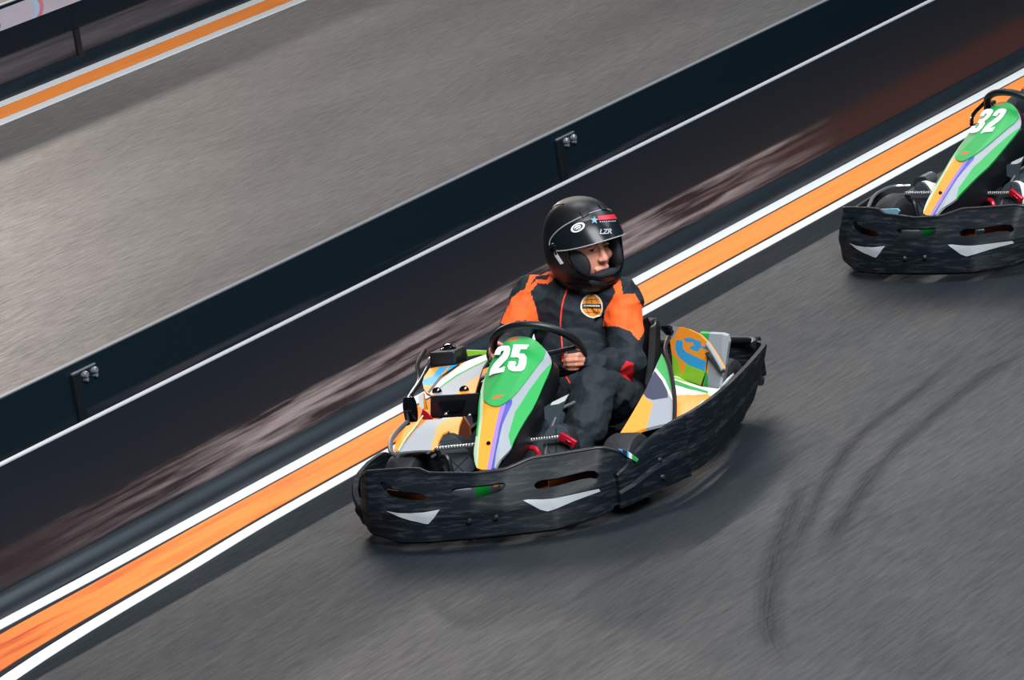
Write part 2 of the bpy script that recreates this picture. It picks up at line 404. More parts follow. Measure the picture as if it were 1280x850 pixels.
def ground(u, v): r = ray(u, v); t = -CAM[2]/r[2]; return Vector(CAM+r*t)
def mark(px, w, label):
    P = crom([ground(*p) for p in px], 8); me = bpy.data.meshes.new('tyre_mark'); vs = []; n = len(P)
    for i, p in enumerate(P):
        t = (P[min(n-1, i+1)]-P[max(0, i-1)]).normalized(); q = Vector((-t.y, t.x, 0))*w/2
        vs += [p-q+Vector((0, 0, .0015)), p+q+Vector((0, 0, .0015))]
    me.from_pydata(vs, [], [(2*i, 2*i+1, 2*i+3, 2*i+2) for i in range(n-1)]); uv = me.uv_layers.new(name='UVMap')
    for l in me.loops: uv.data[l.index].uv = ((l.vertex_index//2)/(n-1), l.vertex_index % 2)
    tag(link('tyre_mark', me, M_mark, smooth=0), label, 'tyre mark', 'rubber marks on the near track')
mark([(1215, 430), (1150, 487), (1080, 540), (1040, 590), (1010, 650), (980, 720)], .10, 'dark curved rubber mark on the grey track, the left one of a pair')
mark([(1280, 440), (1230, 470), (1120, 560), (1060, 640), (1030, 700)], .12, 'dark curved rubber mark on the grey track, the right one of a pair')
mark([(1012, 585), (990, 640), (968, 700), (962, 780), (985, 840)], .14, 'faint rubber mark running down to the lower picture edge, below the curved pair')
# ------------------------------------------------------------------ kart materials
M_bump = mat('bumper_plastic', (10, 18, 24), .5, spec=.18, bump=.12, bscale=25, scuff=((104, 110, 116), (9, 9, 75), .5, .85, .32), sc=(1, 1, 4))
M_black = mat('black_plastic', (13, 18, 23), .42, spec=.5)
M_blackg = mat('black_gloss', (8, 11, 14), .12, spec=.6)
M_silverst = mat('sticker_silver', (158, 164, 168), .5)
M_grey = mat('livery_grey', (146, 152, 160), .38, spec=.5)
M_greyd = mat('livery_grey_dark', (96, 102, 112), .4)
M_orange = mat('livery_orange', (242, 152, 44), .38)
M_orange_shade = mat('livery_orange_shade', (124, 62, 30), .45)  # livery orange with the shade of inner faces put into its colour
M_lime = mat('livery_lime', (140, 196, 52), .4)
M_green = mat('livery_green', (38, 156, 76), .45)
M_greend = mat('livery_deep_green', (20, 150, 50), .45)
M_pale = mat('livery_pale_green', (176, 200, 165), .4)
M_white = mat('livery_white', (228, 230, 230), .4)
M_blue = mat('livery_blue', (52, 160, 215), .4)
M_navy = mat('livery_navy', (34, 46, 74), .4)
M_purple = mat('livery_purple', (150, 120, 190), .4)
M_pbl = mat('livery_violet_blue', (66, 72, 170), .4)
M_numw = mat('number_white', (240, 246, 242), .5)
M_redm = mat('red_metal', (180, 22, 44), .32, metal=.3)
M_chrome = mat('bright_metal', (200, 200, 198), .25, metal=.85)
M_tyre = mat('tyre_rubber', (34, 36, 39), .62, spec=.4, bump=.3, bscale=60)
M_rim = mat('rim_metal', (70, 74, 80), .35, metal=.8)
M_seat = mat('seat_black', (12, 16, 20), .5)
M_tank = mat('tank_translucent', (66, 76, 84), .3, spec=.6)
M_ored = mat('logo_orange_red', (205, 92, 40), .5)
M_rail2 = mat('rail_grey', (84, 84, 84), .5, metal=.2)
M_railb = mat('rail_black', (9, 12, 15), .38, spec=.4)
M_frame = mat('chassis_tube', (40, 44, 50), .35, metal=.5)

SH = .10     # the kart's nose sits slightly skewed from the hit it has taken
def interp(keys, s):
    for (a, A), (b, B) in zip(keys, keys[1:]):
        if s <= b:
            t = (s-a)/(b-a); t = max(0, min(1, t)); return [x+(y-x)*t for x, y in zip(A, B)]
    return list(keys[-1][1])
def dense_keys(keys, n=8):
    P = crom([(k,)+tuple(v) if False else Vector((k, v[0], v[1])) for k, v in keys], n)
    return P
# front bumper: for a position s along it: top edge (x,y), bottom edge (x,y), z top, z bottom
FBK = [(-.78, (-.50, .42, -.50, .38, .19, .10)), (-.70, (-.54, .33, -.54, .29, .20, .08)), (-.62, (-.555, .22, -.55, .18, .225, .075)), (-.54, (-.53, .13, -.53, .09, .255, .065)), (-.46, (-.47, .06, -.475, .01, .282, .055)),
       (-.31, (-.31, .035, -.32, -.10, .286, .035)), (-.245, (-.245, .02, -.25, -.115, .284, .035)), (-.20, (-.20, .0, -.20, -.125, .268, .035)), (0, (0, -.045, 0, -.135, .262, .035)),
       (.12, (.12, -.03, .12, -.13, .264, .035)), (.165, (.165, -.005, .17, -.125, .275, .035)), (.21, (.21, .02, .22, -.12, .287, .035)), (.31, (.31, .045, .32, -.105, .286, .035)), (.455, (.47, .085, .45, -.0, .288, .045)),
       (.54, (.53, .14, .505, .10, .245, .06)), (.62, (.565, .21, .53, .18, .205, .07)), (.70, (.56, .30, .53, .27, .185, .08)), (.78, (.50, .38, .50, .36, .18, .10))]
def fbmap(s, z):
    xt, yt, xb, yb, zt, zb = interp(FBK, s)
    t = (z-.05)/(.28-.05)               # 0..1 nominal height
    zz = zb+(zt-zb)*t
    bul = -.022*sin(pi*max(0, min(1, t)))-.012*max(0, 1-abs(t-.45)*6)
    x = xb+(xt-xb)*t; y = yb+(yt-yb)*t+bul
    return Vector((x, y+SH*x, zz))
def to_sz(u, v, off=0):
    """pixel on the front bumper -> its (s, z) coordinates"""
    s, z = 0, .16
    q = at(u, v, 'y', -.07)
    s, z = q.x, q.z
    for _ in range(12):
        P = fbmap(s, z); q = at(u, v, 'y', P.y)
        s += (q.x-P.x)*.8; z += (q.z-P.z)*.8
        s = max(-.75, min(.75, s))
    return (s, z)
def SZ(L): return [to_sz(*p) for p in L]

def make_kart(k, plate_num):
    kart = empty('go_kart', (k.o[0], k.o[1], 0), -k.p)
    # --- front bumper with its three openings
    slotL = rnd(SZ([(474, 602), (484, 603), (494, 613), (515, 616), (531, 619), (536, 623), (520, 626), (500, 623), (486, 619), (477, 612)]), 1)
    slotC = rnd(SZ([(563, 611), (588, 608), (611, 606), (629, 603), (633, 606), (628, 613), (611, 619), (598, 622), (572, 621), (565, 617)]), 1)
    slotR = rnd(SZ([(666, 607), (674, 600), (690, 599), (715, 593), (741, 587), (749, 593), (747, 599), (735, 597), (700, 606), (672, 612)]), 1)
    n = 40
    out = [(-.78, .05)]+[(-.78+1.56*i/60, .05) for i in range(1, 60)]+[(.78, .05), (.78, .28)]+[(.78-1.56*i/60, .28) for i in range(1, 60)]+[(-.78, .28)]
    fb_ = sheet('front_bumper', out, fbmap, M_bump, holes=[slotL, slotC, slotR], step=.018, thick=.014, parent=kart, smooth=40)
    # top lip, rolled edge
    bm = bmesh.new(); addtube(bm, [fbmap(-.77+1.54*i/70, .282)+Vector((0, .006, 0)) for i in range(71)], .0085, 8); bobj('rolled_lip', bm, M_black, fb_, 50)
    bm = bmesh.new(); addtube(bm, [fbmap(-.5+1.0*i/50, .055)+Vector((0, .02, -.006)) for i in range(51)], .012, 8); bobj('skid_edge', bm, M_bump, fb_, 50)
    def on(off): return lambda s, z: fbmap(s, z)+Vector((0, -off, 0))
    sheet('side_sticker', SZ([(483, 638.7), (497, 641), (514, 641.5), (532, 640), (550, 636.6), (543, 647), (535.5, 655), (514, 650.6), (496, 644.5)]), on(.003), M_silverst, step=.015, thick=.001, parent=fb_)
    sheet('side_sticker', SZ([(654, 625), (678, 624), (702, 621), (725, 616), (749, 611), (751, 613.8), (719, 625.7), (697, 635), (685, 639), (676, 637)]), on(.003), M_silverst, step=.015, thick=.001, parent=fb_)
    def inner(name, px, y, m, regs=(), tilt=0):
        o = at(*px[0], 'y', y)
        fm = lambda u, v: at(u, v, 'y', y)
        return sheet(name, px, fm, m, regs, step=6, thick=.006, parent=kart, smooth=0)
    inner('bumper_insert', [(484, 612), (545, 620), (545, 632), (484, 626)], .06, M_orange_shade); inner('bumper_insert', [(466, 590), (484, 592), (545, 606), (545, 619), (484, 611), (466, 626)], .12, M_black)
    inner('bumper_insert', [(660, 590), (684, 590), (686, 616), (660, 616)], .05, M_ored)
    inner('bumper_insert', [(686, 596), (749, 580), (749, 596), (686, 611)], .16, M_orange_shade)
    inner('bumper_insert', [(739, 588), (749, 588), (749, 600), (739, 600)], .13, M_navy)
    inner('lower_nose', [(558, 600), (636, 598), (636, 626), (558, 628)], .045, [M_greyd, M_silverst, M_greend, M_orange],
          [([(558, 600), (589, 600), (589, 612), (558, 614)], 1), ([(591, 598), (613, 598), (611, 626), (597, 626)], 2), ([(617, 598), (623, 598), (623, 608), (617, 609)], 3), ([(624, 598), (636, 598), (636, 612), (626, 612)], 1)])
    sheet('corner_sticker', [(773, 561), (784, 564), (798, 574.5), (796, 577.5), (781, 569)], lambda u, v: at(u, v, 'y', .19), [M_blue, M_white, M_green, M_navy], [([(786, 560), (790, 560), (790, 580), (786, 580)], 1), ([(790, 560), (799, 560), (799, 580), (790, 580)], 2), ([(778, 560), (784, 560), (784, 575), (778, 575)], 3)], step=3, thick=.004, parent=kart, smooth=0)
    for (u, v) in ((587, 651), (620, 646.5)):
        s, z = to_sz(u, v); p = fbmap(s, z)
        bm = bmesh.new(); addlathe(bm, [(-.012, .0), (-.012, .007), (-.006, .011), (.01, .012)], p, 'y', 14); bobj('bolt', bm, M_rim, fb_)
    # --- side bumpers (nerf bars): flap in front, crease, long side
    R0 = [(.520, .075, .515, .08, .185, .045), (.555, .13, .555, .145, .215, .047), (.60, .27, .60, .28, .262, .05), (.665, .37, .655, .40, .298, .055), (.70, .42, .680, .465, .305, .055), (.684, .435, .662, .485, .303, .06), (.705, .52, .68, .54, .302, .06),
         (.722, .72, .69, .72, .300, .06), (.725, .95, .67, .95, .300, .06), (.712, 1.2, .64, 1.2, .300, .06), (.693, 1.42, .61, 1.4, .300, .065), (.672, 1.58, .60, 1.54, .300, .085), (.62, 1.66, .58, 1.60, .296, .10)]
    RL = [(.505, .075, .505, .09, .125, .055), (.56, .115, .555, .14, .150, .05), (.60, .18, .59, .19, .185, .05), (.618, .27, .60, .27, .222, .05), (.608, .36, .60, .34, .246, .06), (.565, .43, .56, .42, .262, .06), (.52, .47, .52, .46, .22, .06), (.50, .52, .50, .52, .16, .06), (.50, .8, .50, .8, .15, .06), (.50, 1.2, .50, 1.2, .15, .06), (.50, 1.5, .50, 1.5, .15, .08)]
    for sgn in (1, -1):
        R = R0 if sgn > 0 else RL
        ctl = [Vector((a, b, z1)) for a, b, c, d, z1, z0 in R]; ctb = [Vector((c, d, z0)) for a, b, c, d, z1, z0 in R]
        T = crom(ctl[:5], 5)[:-1]+crom(ctl[4:], 5); B = crom(ctb[:5], 5)[:-1]+crom(ctb[4:], 5)
        secs = []
        for i, (p, q) in enumerate(zip(T, B)):
            a = T[max(0, i-1)]; b = T[min(len(T)-1, i+1)]; t = (b-a); nrm = Vector((t.y, -t.x, 0)).normalized()
            h = p.z-q.z; sec = []
            for f, o in ((0, -.012), (.0, 0), (.25, .004), (.42, .012), (.5, .002), (.75, .008), (.95, .006), (1.0, 0), (1.0, -.02)):
                c = q+(p-q)*f+nrm*o; sec.append(c)
            sec += [c-nrm*.016 for c in (q+(p-q)*.9, q+(p-q)*.5, q+(p-q)*.1)]
            secs.append([Vector((c.x*sgn, c.y+SH*c.x*sgn*max(0, 1-c.y), c.z)) for c in sec])
        sb = bobj('side_bumper', loft(secs, True), M_bump, kart, 32)
        for y_, z_ in ((.30, .17), (.30, .10)):
            bm = bmesh.new(); addlathe(bm, [(-.006*sgn, .012), (.006*sgn, .010), (.008*sgn, .0)], (sgn*.62, y_+SH*sgn*.5, z_), 'x', 14); bobj('bolt', bm, M_rim, sb)
        if False:     # socket near the rear corner
            bm = bmesh.new(); addbox(bm, (.650, 1.5, .20), (.02, .05, .035), Matrix.Rotation(radians(8), 3, 'Z'), .006); bobj('socket', bm, M_blackg, sb)
    # rear bumper
    bm = bmesh.new(); path = crom([(.60, 1.64, .285), (.55, 1.72, .285), (.3, 1.76, .29), (0, 1.77, .29), (-.3, 1.76, .29), (-.55, 1.72, .285), (-.60, 1.64, .285)], 6)
    addtube(bm, path, .016, 10); addtube(bm, [p-Vector((0, 0, .16)) for p in path], .016, 10)
    rb = bobj('rear_bumper', bm, M_black, kart, 50)
    bm = bmesh.new(); addbox(bm, (.0, 1.775, .20), (1.16, .03, .17), bev=.012); bobj('rear_panel', bm, M_bump, rb, 40)
    # --- floor tray and chassis rails
    bm = bmesh.new(); tr = [(-.30, .10), (.30, .10), (.34, .5), (.36, 1.0), (.30, 1.15), (-.30, 1.15), (-.36, 1.0), (-.34, .5)]
    f0 = [bm.verts.new((x, y, .045)) for x, y in tr]; f1 = [bm.verts.new((x, y, .055)) for x, y in tr]
    bm.faces.new(f0); bm.faces.new(f1)
    for i in range(8): bm.faces.new([f0[i], f0[(i+1) % 8], f1[(i+1) % 8], f1[i]])
    bobj('floor_tray', bm, M_black, kart, 0)
    bm = bmesh.new()
    for s in (-1, 1):
        addtube(bm, crom([(s*.30, .08, .075), (s*.36, .45, .075), (s*.38, .9, .075), (s*.36, 1.6, .09)], 6), .016, 10)
        addtube(bm, crom([(s*.36, .55, .075), (s*.56, .58, .10), (s*.60, .9, .10), (s*.56, 1.2, .10), (s*.37, 1.22, .08)], 6), .012, 8)
        addtube(bm, [(s*.30, .37, .10), (s*.42, .37, .13)], .022, 10)
    addtube(bm, [(-.31, .37, .085), (.31, .37, .085)], .016, 10); addtube(bm, [(-.36, 1.1, .08), (.36, 1.1, .08)], .016, 10)
    bobj('chassis', bm, M_frame, kart, 50)
    # --- wheels
    def wheel(cx, cy, w, r, steer=0):
        bm = bmesh.new(); hw = w/2
        prof = [(-hw*.9, r*.52), (-hw, r*.6), (-hw*1.02, r*.78), (-hw*.93, r*.93), (-hw*.7, r*.99), (0, r), (hw*.7, r*.99), (hw*.93, r*.93), (hw*1.02, r*.78), (hw, r*.6), (hw*.9, r*.52)]
        addlathe(bm, prof, (0, 0, 0), 'x', 48); w_ = bobj('wheel', bm, M_tyre, kart, 45)
        bm = bmesh.new(); s = 1 if cx > 0 else -1
        addlathe(bm, [(s*hw*.2, .02), (s*hw*.75, r*.3), (s*hw*.93, r*.53), (s*hw*.99, r*.55), (s*hw*.99, r*.50), (s*hw*.7, r*.36), (s*hw*.5, r*.20)], (0, 0, 0), 'x', 36); bobj('rim', bm, M_rim, w_, 40)
        bm = bmesh.new(); addlathe(bm, [(s*hw*.4, .0), (s*hw*.4, .026), (s*hw*1.02, .024), (s*hw*1.10, .014), (s*hw*1.1, 0)], (0, 0, 0), 'x', 18); bobj('hub', bm, M_chrome, w_, 40)
        w_.location = (cx, cy, r+.001); w_.rotation_euler = (0, 0, steer)
    wheel(-.445, .35, .13, .132, radians(-6)); wheel(.455, .42, .13, .132, radians(-6))
    wheel(-.47, 1.42, .17, .138); wheel(.48, 1.46, .17, .138)
    # --- nose fairing (front panel) carrying the number plate
    p0 = (0, .03, .262); nr = (0, -.5, 1.0)
    def nose(u, v, dep=0.0, bulge=.10):
        q = K1.pl(u, v, p0, nr)
        return q
    nv = Vector(nr).normalized()
    out = [(597, 587), (618, 587), (624, 576), (638, 557), (640, 548), (650, 526), (666, 498), (677, 473), (685, 456), (687.5, 446), (684, 437), (676, 429), (662, 422.5), (647, 420), (633, 422.5), (621, 431.5), (611, 445), (604.5, 459), (598.5, 478), (596.6, 502), (596.5, 521), (594, 549), (591, 563), (593, 578)]
    cen = [(588+22, 587), (612, 540), (622, 505), (648, 455), (652, 425)]
    def cx_(v):
        for (a, b), (c_, d__) in zip(cen, cen[1:]):
            if v >= d__: return a+(c_-a)*(b-v)/(b-d__) if b != d__ else a
        return cen[-1][0]
    def nmap(off=0):
        def f(u, v):
            q = nose(u, v); c0 = nose(cx_(min(587, v)), v)
            dx = (q.x-c0.x); return q - nv*max(0, abs(dx)-.05)*.35 + nv*off
        return f
    bandG = [(686, 448), (690, 446), (687, 460), (670, 498), (655, 527), (642, 552), (637.5, 556), (634.5, 542), (643, 512), (660.6, 483), (675, 462)]
    orange = [(603, 500), (625, 505), (628, 509), (618, 550), (611, 587), (594, 590), (599, 549), (603, 521)]
    purple = [(626, 505), (633, 503), (624, 535), (615, 575), (613, 590), (608, 590), (613, 563), (620, 530)]
    blue = [(633, 503), (640, 499), (640, 503), (628, 531), (620, 566), (617, 590), (613, 590), (619, 560), (625, 530)]
    pale = [(612, 440), (605, 469), (603.5, 497), (603, 521), (599.4, 549), (596, 590), (588, 590), (590, 563), (594, 549), (594, 500), (597, 470), (604, 450)]
    dgr = [(594, 485), (599, 485), (599, 520), (597, 545), (594, 545)]
    np_ = sheet('nose_panel', rnd(out, 1), nmap(), [M_grey, M_green, M_orange, M_purple, M_pbl, M_pale], [(bandG, 1), (orange, 2), (purple, 3), (blue, 4), (pale, 5), (dgr, 1)], step=4, thick=.012, parent=kart, smooth=50)
    # black flank behind the panel, running down to the floor
    L = [nmap()(u, v) for u, v in ((620, 586), (638, 557), (650, 526), (666, 498), (685, 456), (686, 442), (660, 423), (633, 424), (611, 446), (599, 480), (597, 521), (592, 563), (597, 586))]
    L = crom(L, 4); sec2 = [p+Vector((0, .05, -.035)) for p in L]; ctr = sum(L, Vector())/len(L)
    sec3 = [ctr+(p-ctr)*.75+Vector((0, .16, -.10)) for p in L]
    bobj('nose_flank', loft([[p-nv*.008 for p in L], sec2, sec3], False), M_black, np_, 40)
    plate = [(683, 438), (663, 468), (643, 496), (631, 505.5), (622, 509.6), (613.5, 508), (606.5, 503), (603.4, 496), (603, 476), (605.4, 459.4), (611, 447.6), (620.6, 434.7), (633.5, 424.5), (646.5, 421.2), (660.6, 422.5), (674.7, 428)]
    logo1 = rnd([(634, 427.5), (640, 423.5), (651, 423), (648, 426.5), (640, 427.6), (635, 428.5)], 1)
    logo2 = rnd([(615, 500), (619, 495.5), (626, 495.5), (632, 494.5), (625, 498.5), (618, 500)], 1)
    pl_ = sheet('number_plate', rnd(plate, 1), nmap(.006), [M_green, M_ored], [(logo1, 1), (logo2, 1)], step=4, thick=.005, parent=kart, smooth=50)
    def numsheet(poly, frame, holes=()):
        def f(u, v):
            q = frame.pl(u, v, p0, nr)
            return q+nv*.010
        sheet('race_number', poly, f, M_numw, holes=holes, step=5, thick=.0025, parent=pl_, smooth=0)
    def c3(P): return [(590+a/8.5, 410+b/8.5) for a, b in P]
    def k3(P): return [(1180+a/9.44, 100+b/9.44) for a, b in P]
    if plate_num == '25':
        numsheet(c3([(245, 302), (262, 255), (285, 225), (325, 209), (385, 207), (405, 215), (413, 238), (405, 290), (380, 342), (272, 458), (357, 428), (345, 480), (330, 486), (232, 503), (190, 522), (207, 455), (240, 398), (335, 300), (348, 262), (332, 256), (315, 266), (302, 302)]), K1)
        numsheet(c3([(450, 195), (612, 197), (582, 244), (521, 243), (505, 290), (560, 292), (588, 325), (582, 400), (560, 455), (520, 478), (440, 478), (397, 458), (385, 425), (400, 375), (468, 372), (474, 392), (458, 420), (480, 434), (500, 405), (510, 345), (492, 328), (418, 330)]), K1)
    else:
        numsheet(c3([(250, 300), (262, 255), (285, 225), (325, 209), (385, 207), (405, 215), (413, 240), (400, 290), (375, 330), (345, 350), (365, 365), (375, 395), (360, 440), (335, 475), (300, 495), (240, 508), (200, 500), (192, 468), (210, 428), (258, 420), (254, 445), (266, 455), (290, 446), (303, 425), (308, 398), (292, 382), (262, 380), (278, 340), (305, 338), (330, 318), (347, 285), (345, 262), (332, 256), (315, 266), (300, 296)]), K1)
        numsheet(c3([(a+190, b-20) for a, b in [(245, 302), (262, 255), (285, 225), (325, 209), (385, 207), (405, 215), (413, 238), (405, 290), (380, 342), (272, 458), (357, 428), (345, 480), (330, 486), (232, 503), (190, 522), (207, 455), (240, 398), (335, 300), (348, 262), (332, 256), (315, 266), (302, 302)]]), K1)
    bm = bmesh.new(); q = nose(611, 555)+nv*.004; addlathe(bm, [(-.004, .0), (-.004, .008), (.002, .009)], q, 'y', 12); bobj('bolt', bm, M_blackg, np_)
    # --- steering
    sw = Vector((.0, .80, .535)); tl = radians(42)
    ring = [sw+Vector((.182*cos(a), -.182*sin(a)*sin(tl), .182*sin(a)*cos(tl))) for a in [2*pi*i/48 for i in range(48)]]
    bm = bmesh.new(); addtube(bm, ring, .0165, 12, closed=True); st = bobj('steering_wheel', bm, M_black, kart, 60)
    bm = bmesh.new()
    for a in (0, 180, 250, 290):
        r = radians(a); e = sw+Vector((.175*cos(r), -.175*sin(r)*sin(tl), .175*sin(r)*cos(tl)))
        addtube(bm, [sw+Vector((0, -.02, -.02)), e], .009, 8)
    bobj('spokes', bm, M_frame, st, 50)
    bm = bmesh.new(); addtube(bm, [sw, Vector((0, .30, .10))], .011, 10); bobj('steering_column', bm, M_frame, kart, 50)
    # --- fuel tank between the legs and front hoops
    bm = bmesh.new(); hexa(bm, [(-.13, .52, .07), (.13, .52, .07), (.13, .78, .07), (-.13, .78, .07), (-.09, .56, .28), (.10, .56, .28), (.10, .74, .30), (-.09, .74, .30)], .025); bobj('fuel_tank', bm, M_tank, kart, 50)
    tube('hoop', [(.10, .38, .07), (.12, .42, .22), (.155, .52, .34), (.20, .60, .36)], .007, M_rail2, kart)
    tube('hoop', [(-.13, .38, .07), (-.15, .42, .22), (-.165, .52, .34), (-.2, .60, .36)], .008, M_frame, kart)
    sheet('tank_panel', [(680, 509), (690, 503), (711, 493), (704, 508), (699, 529), (681, 524)], lambda u, v: at(u, v, 'y', .50), [M_tank, M_white], [([(688, 506.5), (690, 502.5), (712, 491), (706, 501), (698, 505)], 1)], step=4, thick=.008, parent=kart, smooth=0)  # translucent tank side; the white region is its highlight put into the colour
    # --- pedals
    def pedal(x0, x1, y, z, m1, m2, name='pedal'):
        e = empty(name, (0, 0, 0)); e.parent = kart
        bm = bmesh.new(); addtube(bm, [(x0, y, z), (x1, y+.02, z)], .0085, 8)
        for i in range(14):
            t = (i+.5)/14; addbox(bm, (x0+(x1-x0)*t, y+.02*t-.006, z+.006), (.005, .008, .008))
        bobj('foot_bar', bm, M_chrome, e, 40)
        bm = bmesh.new(); addtube(bm, crom([(x0, y, z), (x0+.01, y+.01, z-.03), (x0+.045, y+.0, z-.05), (x0+.05, y, .09)], 4), .011, 8); bobj('pedal_arm', bm, m1, e, 40)
        bm = bmesh.new(); R_ = Matrix.Rotation(radians(35), 3, 'Y')
        addbox(bm, (x1+.028, y+.015, z-.012), (.075, .02, .032), R_, .007, 2)
        addbox(bm, (x1+.034, y+.003, z-.016), (.030, .006, .010), R_, .002, 1, 1); bobj('pedal_plate', bm, [m2, M_black], e, 40)
    pedal(.055, .20, .385, .272, M_redm, M_redm)
    q0, q1 = at(545, 562, 'y', .20), at(593, 557, 'y', .20); pedal(q0.x, q1.x, .20, (q0.z+q1.z)/2, M_black, M_black)
    # --- side fairings over the front wheels etc. (driver's right = picture left)
    P3 = lambda a, b, c: (a, (b-a).cross(c-a))
    def planemap(a, b, c, bulge=None):
        p, nn = P3(a, b, c)
        return lambda u, v: K1.pl(u, v, tuple(p), tuple(nn))
    if plate_num == '25':
        fa = planemap(at(497, 565, 'z', .285), at(545, 562, 'z', .292), at(555, 521, 'z', .355))
        def fa2(u, v):
            q = fa(u, v); w_ = at(537, 545, 'z', .3); return q-Vector((0, 0, 1))*max(0, (q.y-.42))**2*.5
        top = [(497, 565), (508, 551), (520, 536), (533, 523.5), (562, 520.5), (578, 519.8), (574, 532), (572, 545), (568, 543), (560, 538.5), (553, 542), (548, 552), (546, 562.5), (521, 563)]
        wf = sheet('wheel_fairing', top, fa2, [M_grey, M_orange], [([(562, 518), (582, 516), (580, 570), (537, 570), (541, 552), (547, 532)], 1)], step=5, thick=.008, parent=kart, smooth=50)
        sheet('fairing_edge', [(492, 559), (495, 550), (508, 531), (528, 521.5), (518, 535), (506, 550), (497, 564)], lambda u, v: fa(u, v)+Vector((0, 0, -.006)), M_orange, step=5, thick=.006, parent=wf, smooth=50)
        tube('edge_strip', [fa(u, v)+Vector((0, 0, .004)) for u, v in ((498, 565), (507, 550), (518, 536), (528.5, 521))], .0035, M_pale, wf, 6)
        sheet('inner_wall', [(579, 520.5), (586, 532), (588, 547), (584, 556), (573, 550), (571.5, 545), (574, 532)], lambda u, v: at(u, v, 'y', .62-(u-571)*.004), M_orange_shade, step=5, thick=.008, parent=wf, smooth=0)
        tube('guard_tube', [at(497, 570, 'y', .16), at(489, 565, 'y', .20), at(488.5, 552, 'y', .32), at(496, 540, 'y', .45), at(508, 528, 'y', .58)], .010, M_rail2, kart, 8)
        tube('side_rail', [at(510, 530, 'y', .62), at(507.5, 512, 'y', .70), at(511, 499, 'y', .82), at(516, 490, 'y', .90), at(524, 476, 'y', 1.02), at(522, 456, 'y', 1.15), at(531, 438, 'y', 1.25)], .0095, M_railb, kart, 8)
        tube('side_rail', [at(514, 494, 'y', .86), at(527, 474, 'y', 1.0), at(535, 458, 'y', 1.12), at(538, 448, 'y', 1.22)], .008, M_railb, kart, 8)
        bm = bmesh.new(); addlathe(bm, [(-.018, .0), (-.018, .035), (.018, .035), (.018, 0)], (0, 0, 0), 'x', 20)
        pd = bobj('pulley', bm, M_blackg, kart); pd.location = at(513, 512, 'y', .70); pd.scale = (1, .9, 1.5)
        bm = bmesh.new(); hexa(bm, [at(524, 525, 'y', .66), at(542, 524, 'y', .66), at(542, 524, 'y', .72), at(524, 525, 'y', .72), at(529, 510, 'y', .66), at(535, 516, 'y', .66), at(535, 516, 'y', .72), at(529, 510, 'y', .72)], .004); bobj('red_bracket', bm, M_redm, kart)
        sheet('side_flare', [(523, 495), (529, 491), (531, 500), (534, 512), (529, 512), (524, 508)], lambda u, v: at(u, v, 'y', .78), [M_white, M_orange], [([(529, 488), (540, 488), (540, 520), (530, 520)], 1)], step=5, thick=.01, parent=kart, smooth=0)
        # dark engine-bay box in front of the right side pod
        bm = bmesh.new(); hexa(bm, [at(538, 523, 'y', .72), at(597, 520, 'y', .72), at(597, 520, 'y', .98), at(538, 523, 'y', .98), at(538, 495, 'y', .72), at(599, 491, 'y', .72), at(599, 495, 'y', .98), at(538, 499, 'y', .98)], .008)
        eb = bobj('radiator_box', bm, M_black, kart, 40)
        sheet('grille_recess', [(548, 502), (582, 500), (578, 514), (556, 515)], lambda u, v: at(u, v, 'y', .708), M_blackg, step=5, thick=.006, parent=eb, smooth=0)
        for u, v in ((557.5, 517.5), (587, 519)):
            bm = bmesh.new(); bmesh.ops.create_icosphere(bm, subdivisions=2, radius=.008, matrix=Matrix.Translation(at(u, v, 'y', .70))); bobj('bolt', bm, M_chrome, eb)
        # right side pod: wide curved livery shell
        pm = planemap(at(539, 494, 'y', .74), at(595, 491, 'y', .74), at(575, 456, 'y', 1.12))
        podout = [(528, 478), (530, 471), (537, 460.6), (545, 459), (573, 455.5), (590, 449), (609, 442.5), (611, 449), (604, 458), (600, 470), (596, 483), (594, 491), (565, 493), (540, 494), (533, 491), (529.5, 485)]
        blu = [(528, 481), (529, 474), (541, 470), (545, 464), (549, 459), (560, 458), (556, 463), (550, 470), (556, 468), (562, 457), (576, 455), (560, 464), (551, 473), (544, 479), (537, 482)]
        whi = [(536, 491.5), (543, 482), (562, 466.5), (580, 453.5), (597, 445), (612, 441), (612, 449), (592, 457), (572, 467.6), (556.5, 478), (546, 486.5), (539, 494)]
        grn = [(545, 488), (556.5, 478), (572, 467.6), (592, 457), (612, 448), (612, 450.5), (592, 459.5), (572, 470), (557, 480.5), (547, 489)]
        gry = [(541, 495), (548, 488), (557, 480.5), (572, 470), (592, 459.5), (612, 450), (604, 462), (592, 492), (560, 496)]
        org = [(569, 496), (573, 490), (582, 480), (598, 469), (602, 470), (597, 484), (595, 496)]
        blk = [(534, 490), (549, 471), (573, 455), (575, 456), (552, 473), (537, 492)]
        pod = sheet('side_pod', podout, pm, [M_orange, M_blue, M_white, M_green, M_grey, M_black], [(blu, 1), (gry, 4), (whi, 2), (grn, 3), (org, 0), (blk, 5)], step=4, thick=.01, parent=kart, smooth=50)
        for u, v in ((546, 490.5), (580, 488.5)):
            bm = bmesh.new(); p = pm(u, v); addlathe(bm, [(-.008, .0), (-.008, .012), (-.002, .02), (.006, .021)], p, 'y', 18); bobj('bolt', bm, M_blackg, pod)
        sheet('rear_pod_strip', [(583, 438), (610, 438.8), (612, 445), (600, 443), (585, 445.5)], lambda u, v: at(u, v, 'y', 1.25), [M_lime], step=4, thick=.01, parent=kart, smooth=0)
        # black battery box with cap behind the pod
        a0 = at(537, 459.5, 'y', 1.12); a1 = at(569.5, 456, 'y', 1.12); b0 = at(537, 441, 'y', 1.12); b1 = at(568.5, 439, 'y', 1.12)
        dv = Vector((0.0, .19, 0)); ix = Vector((.03, 0, 0))
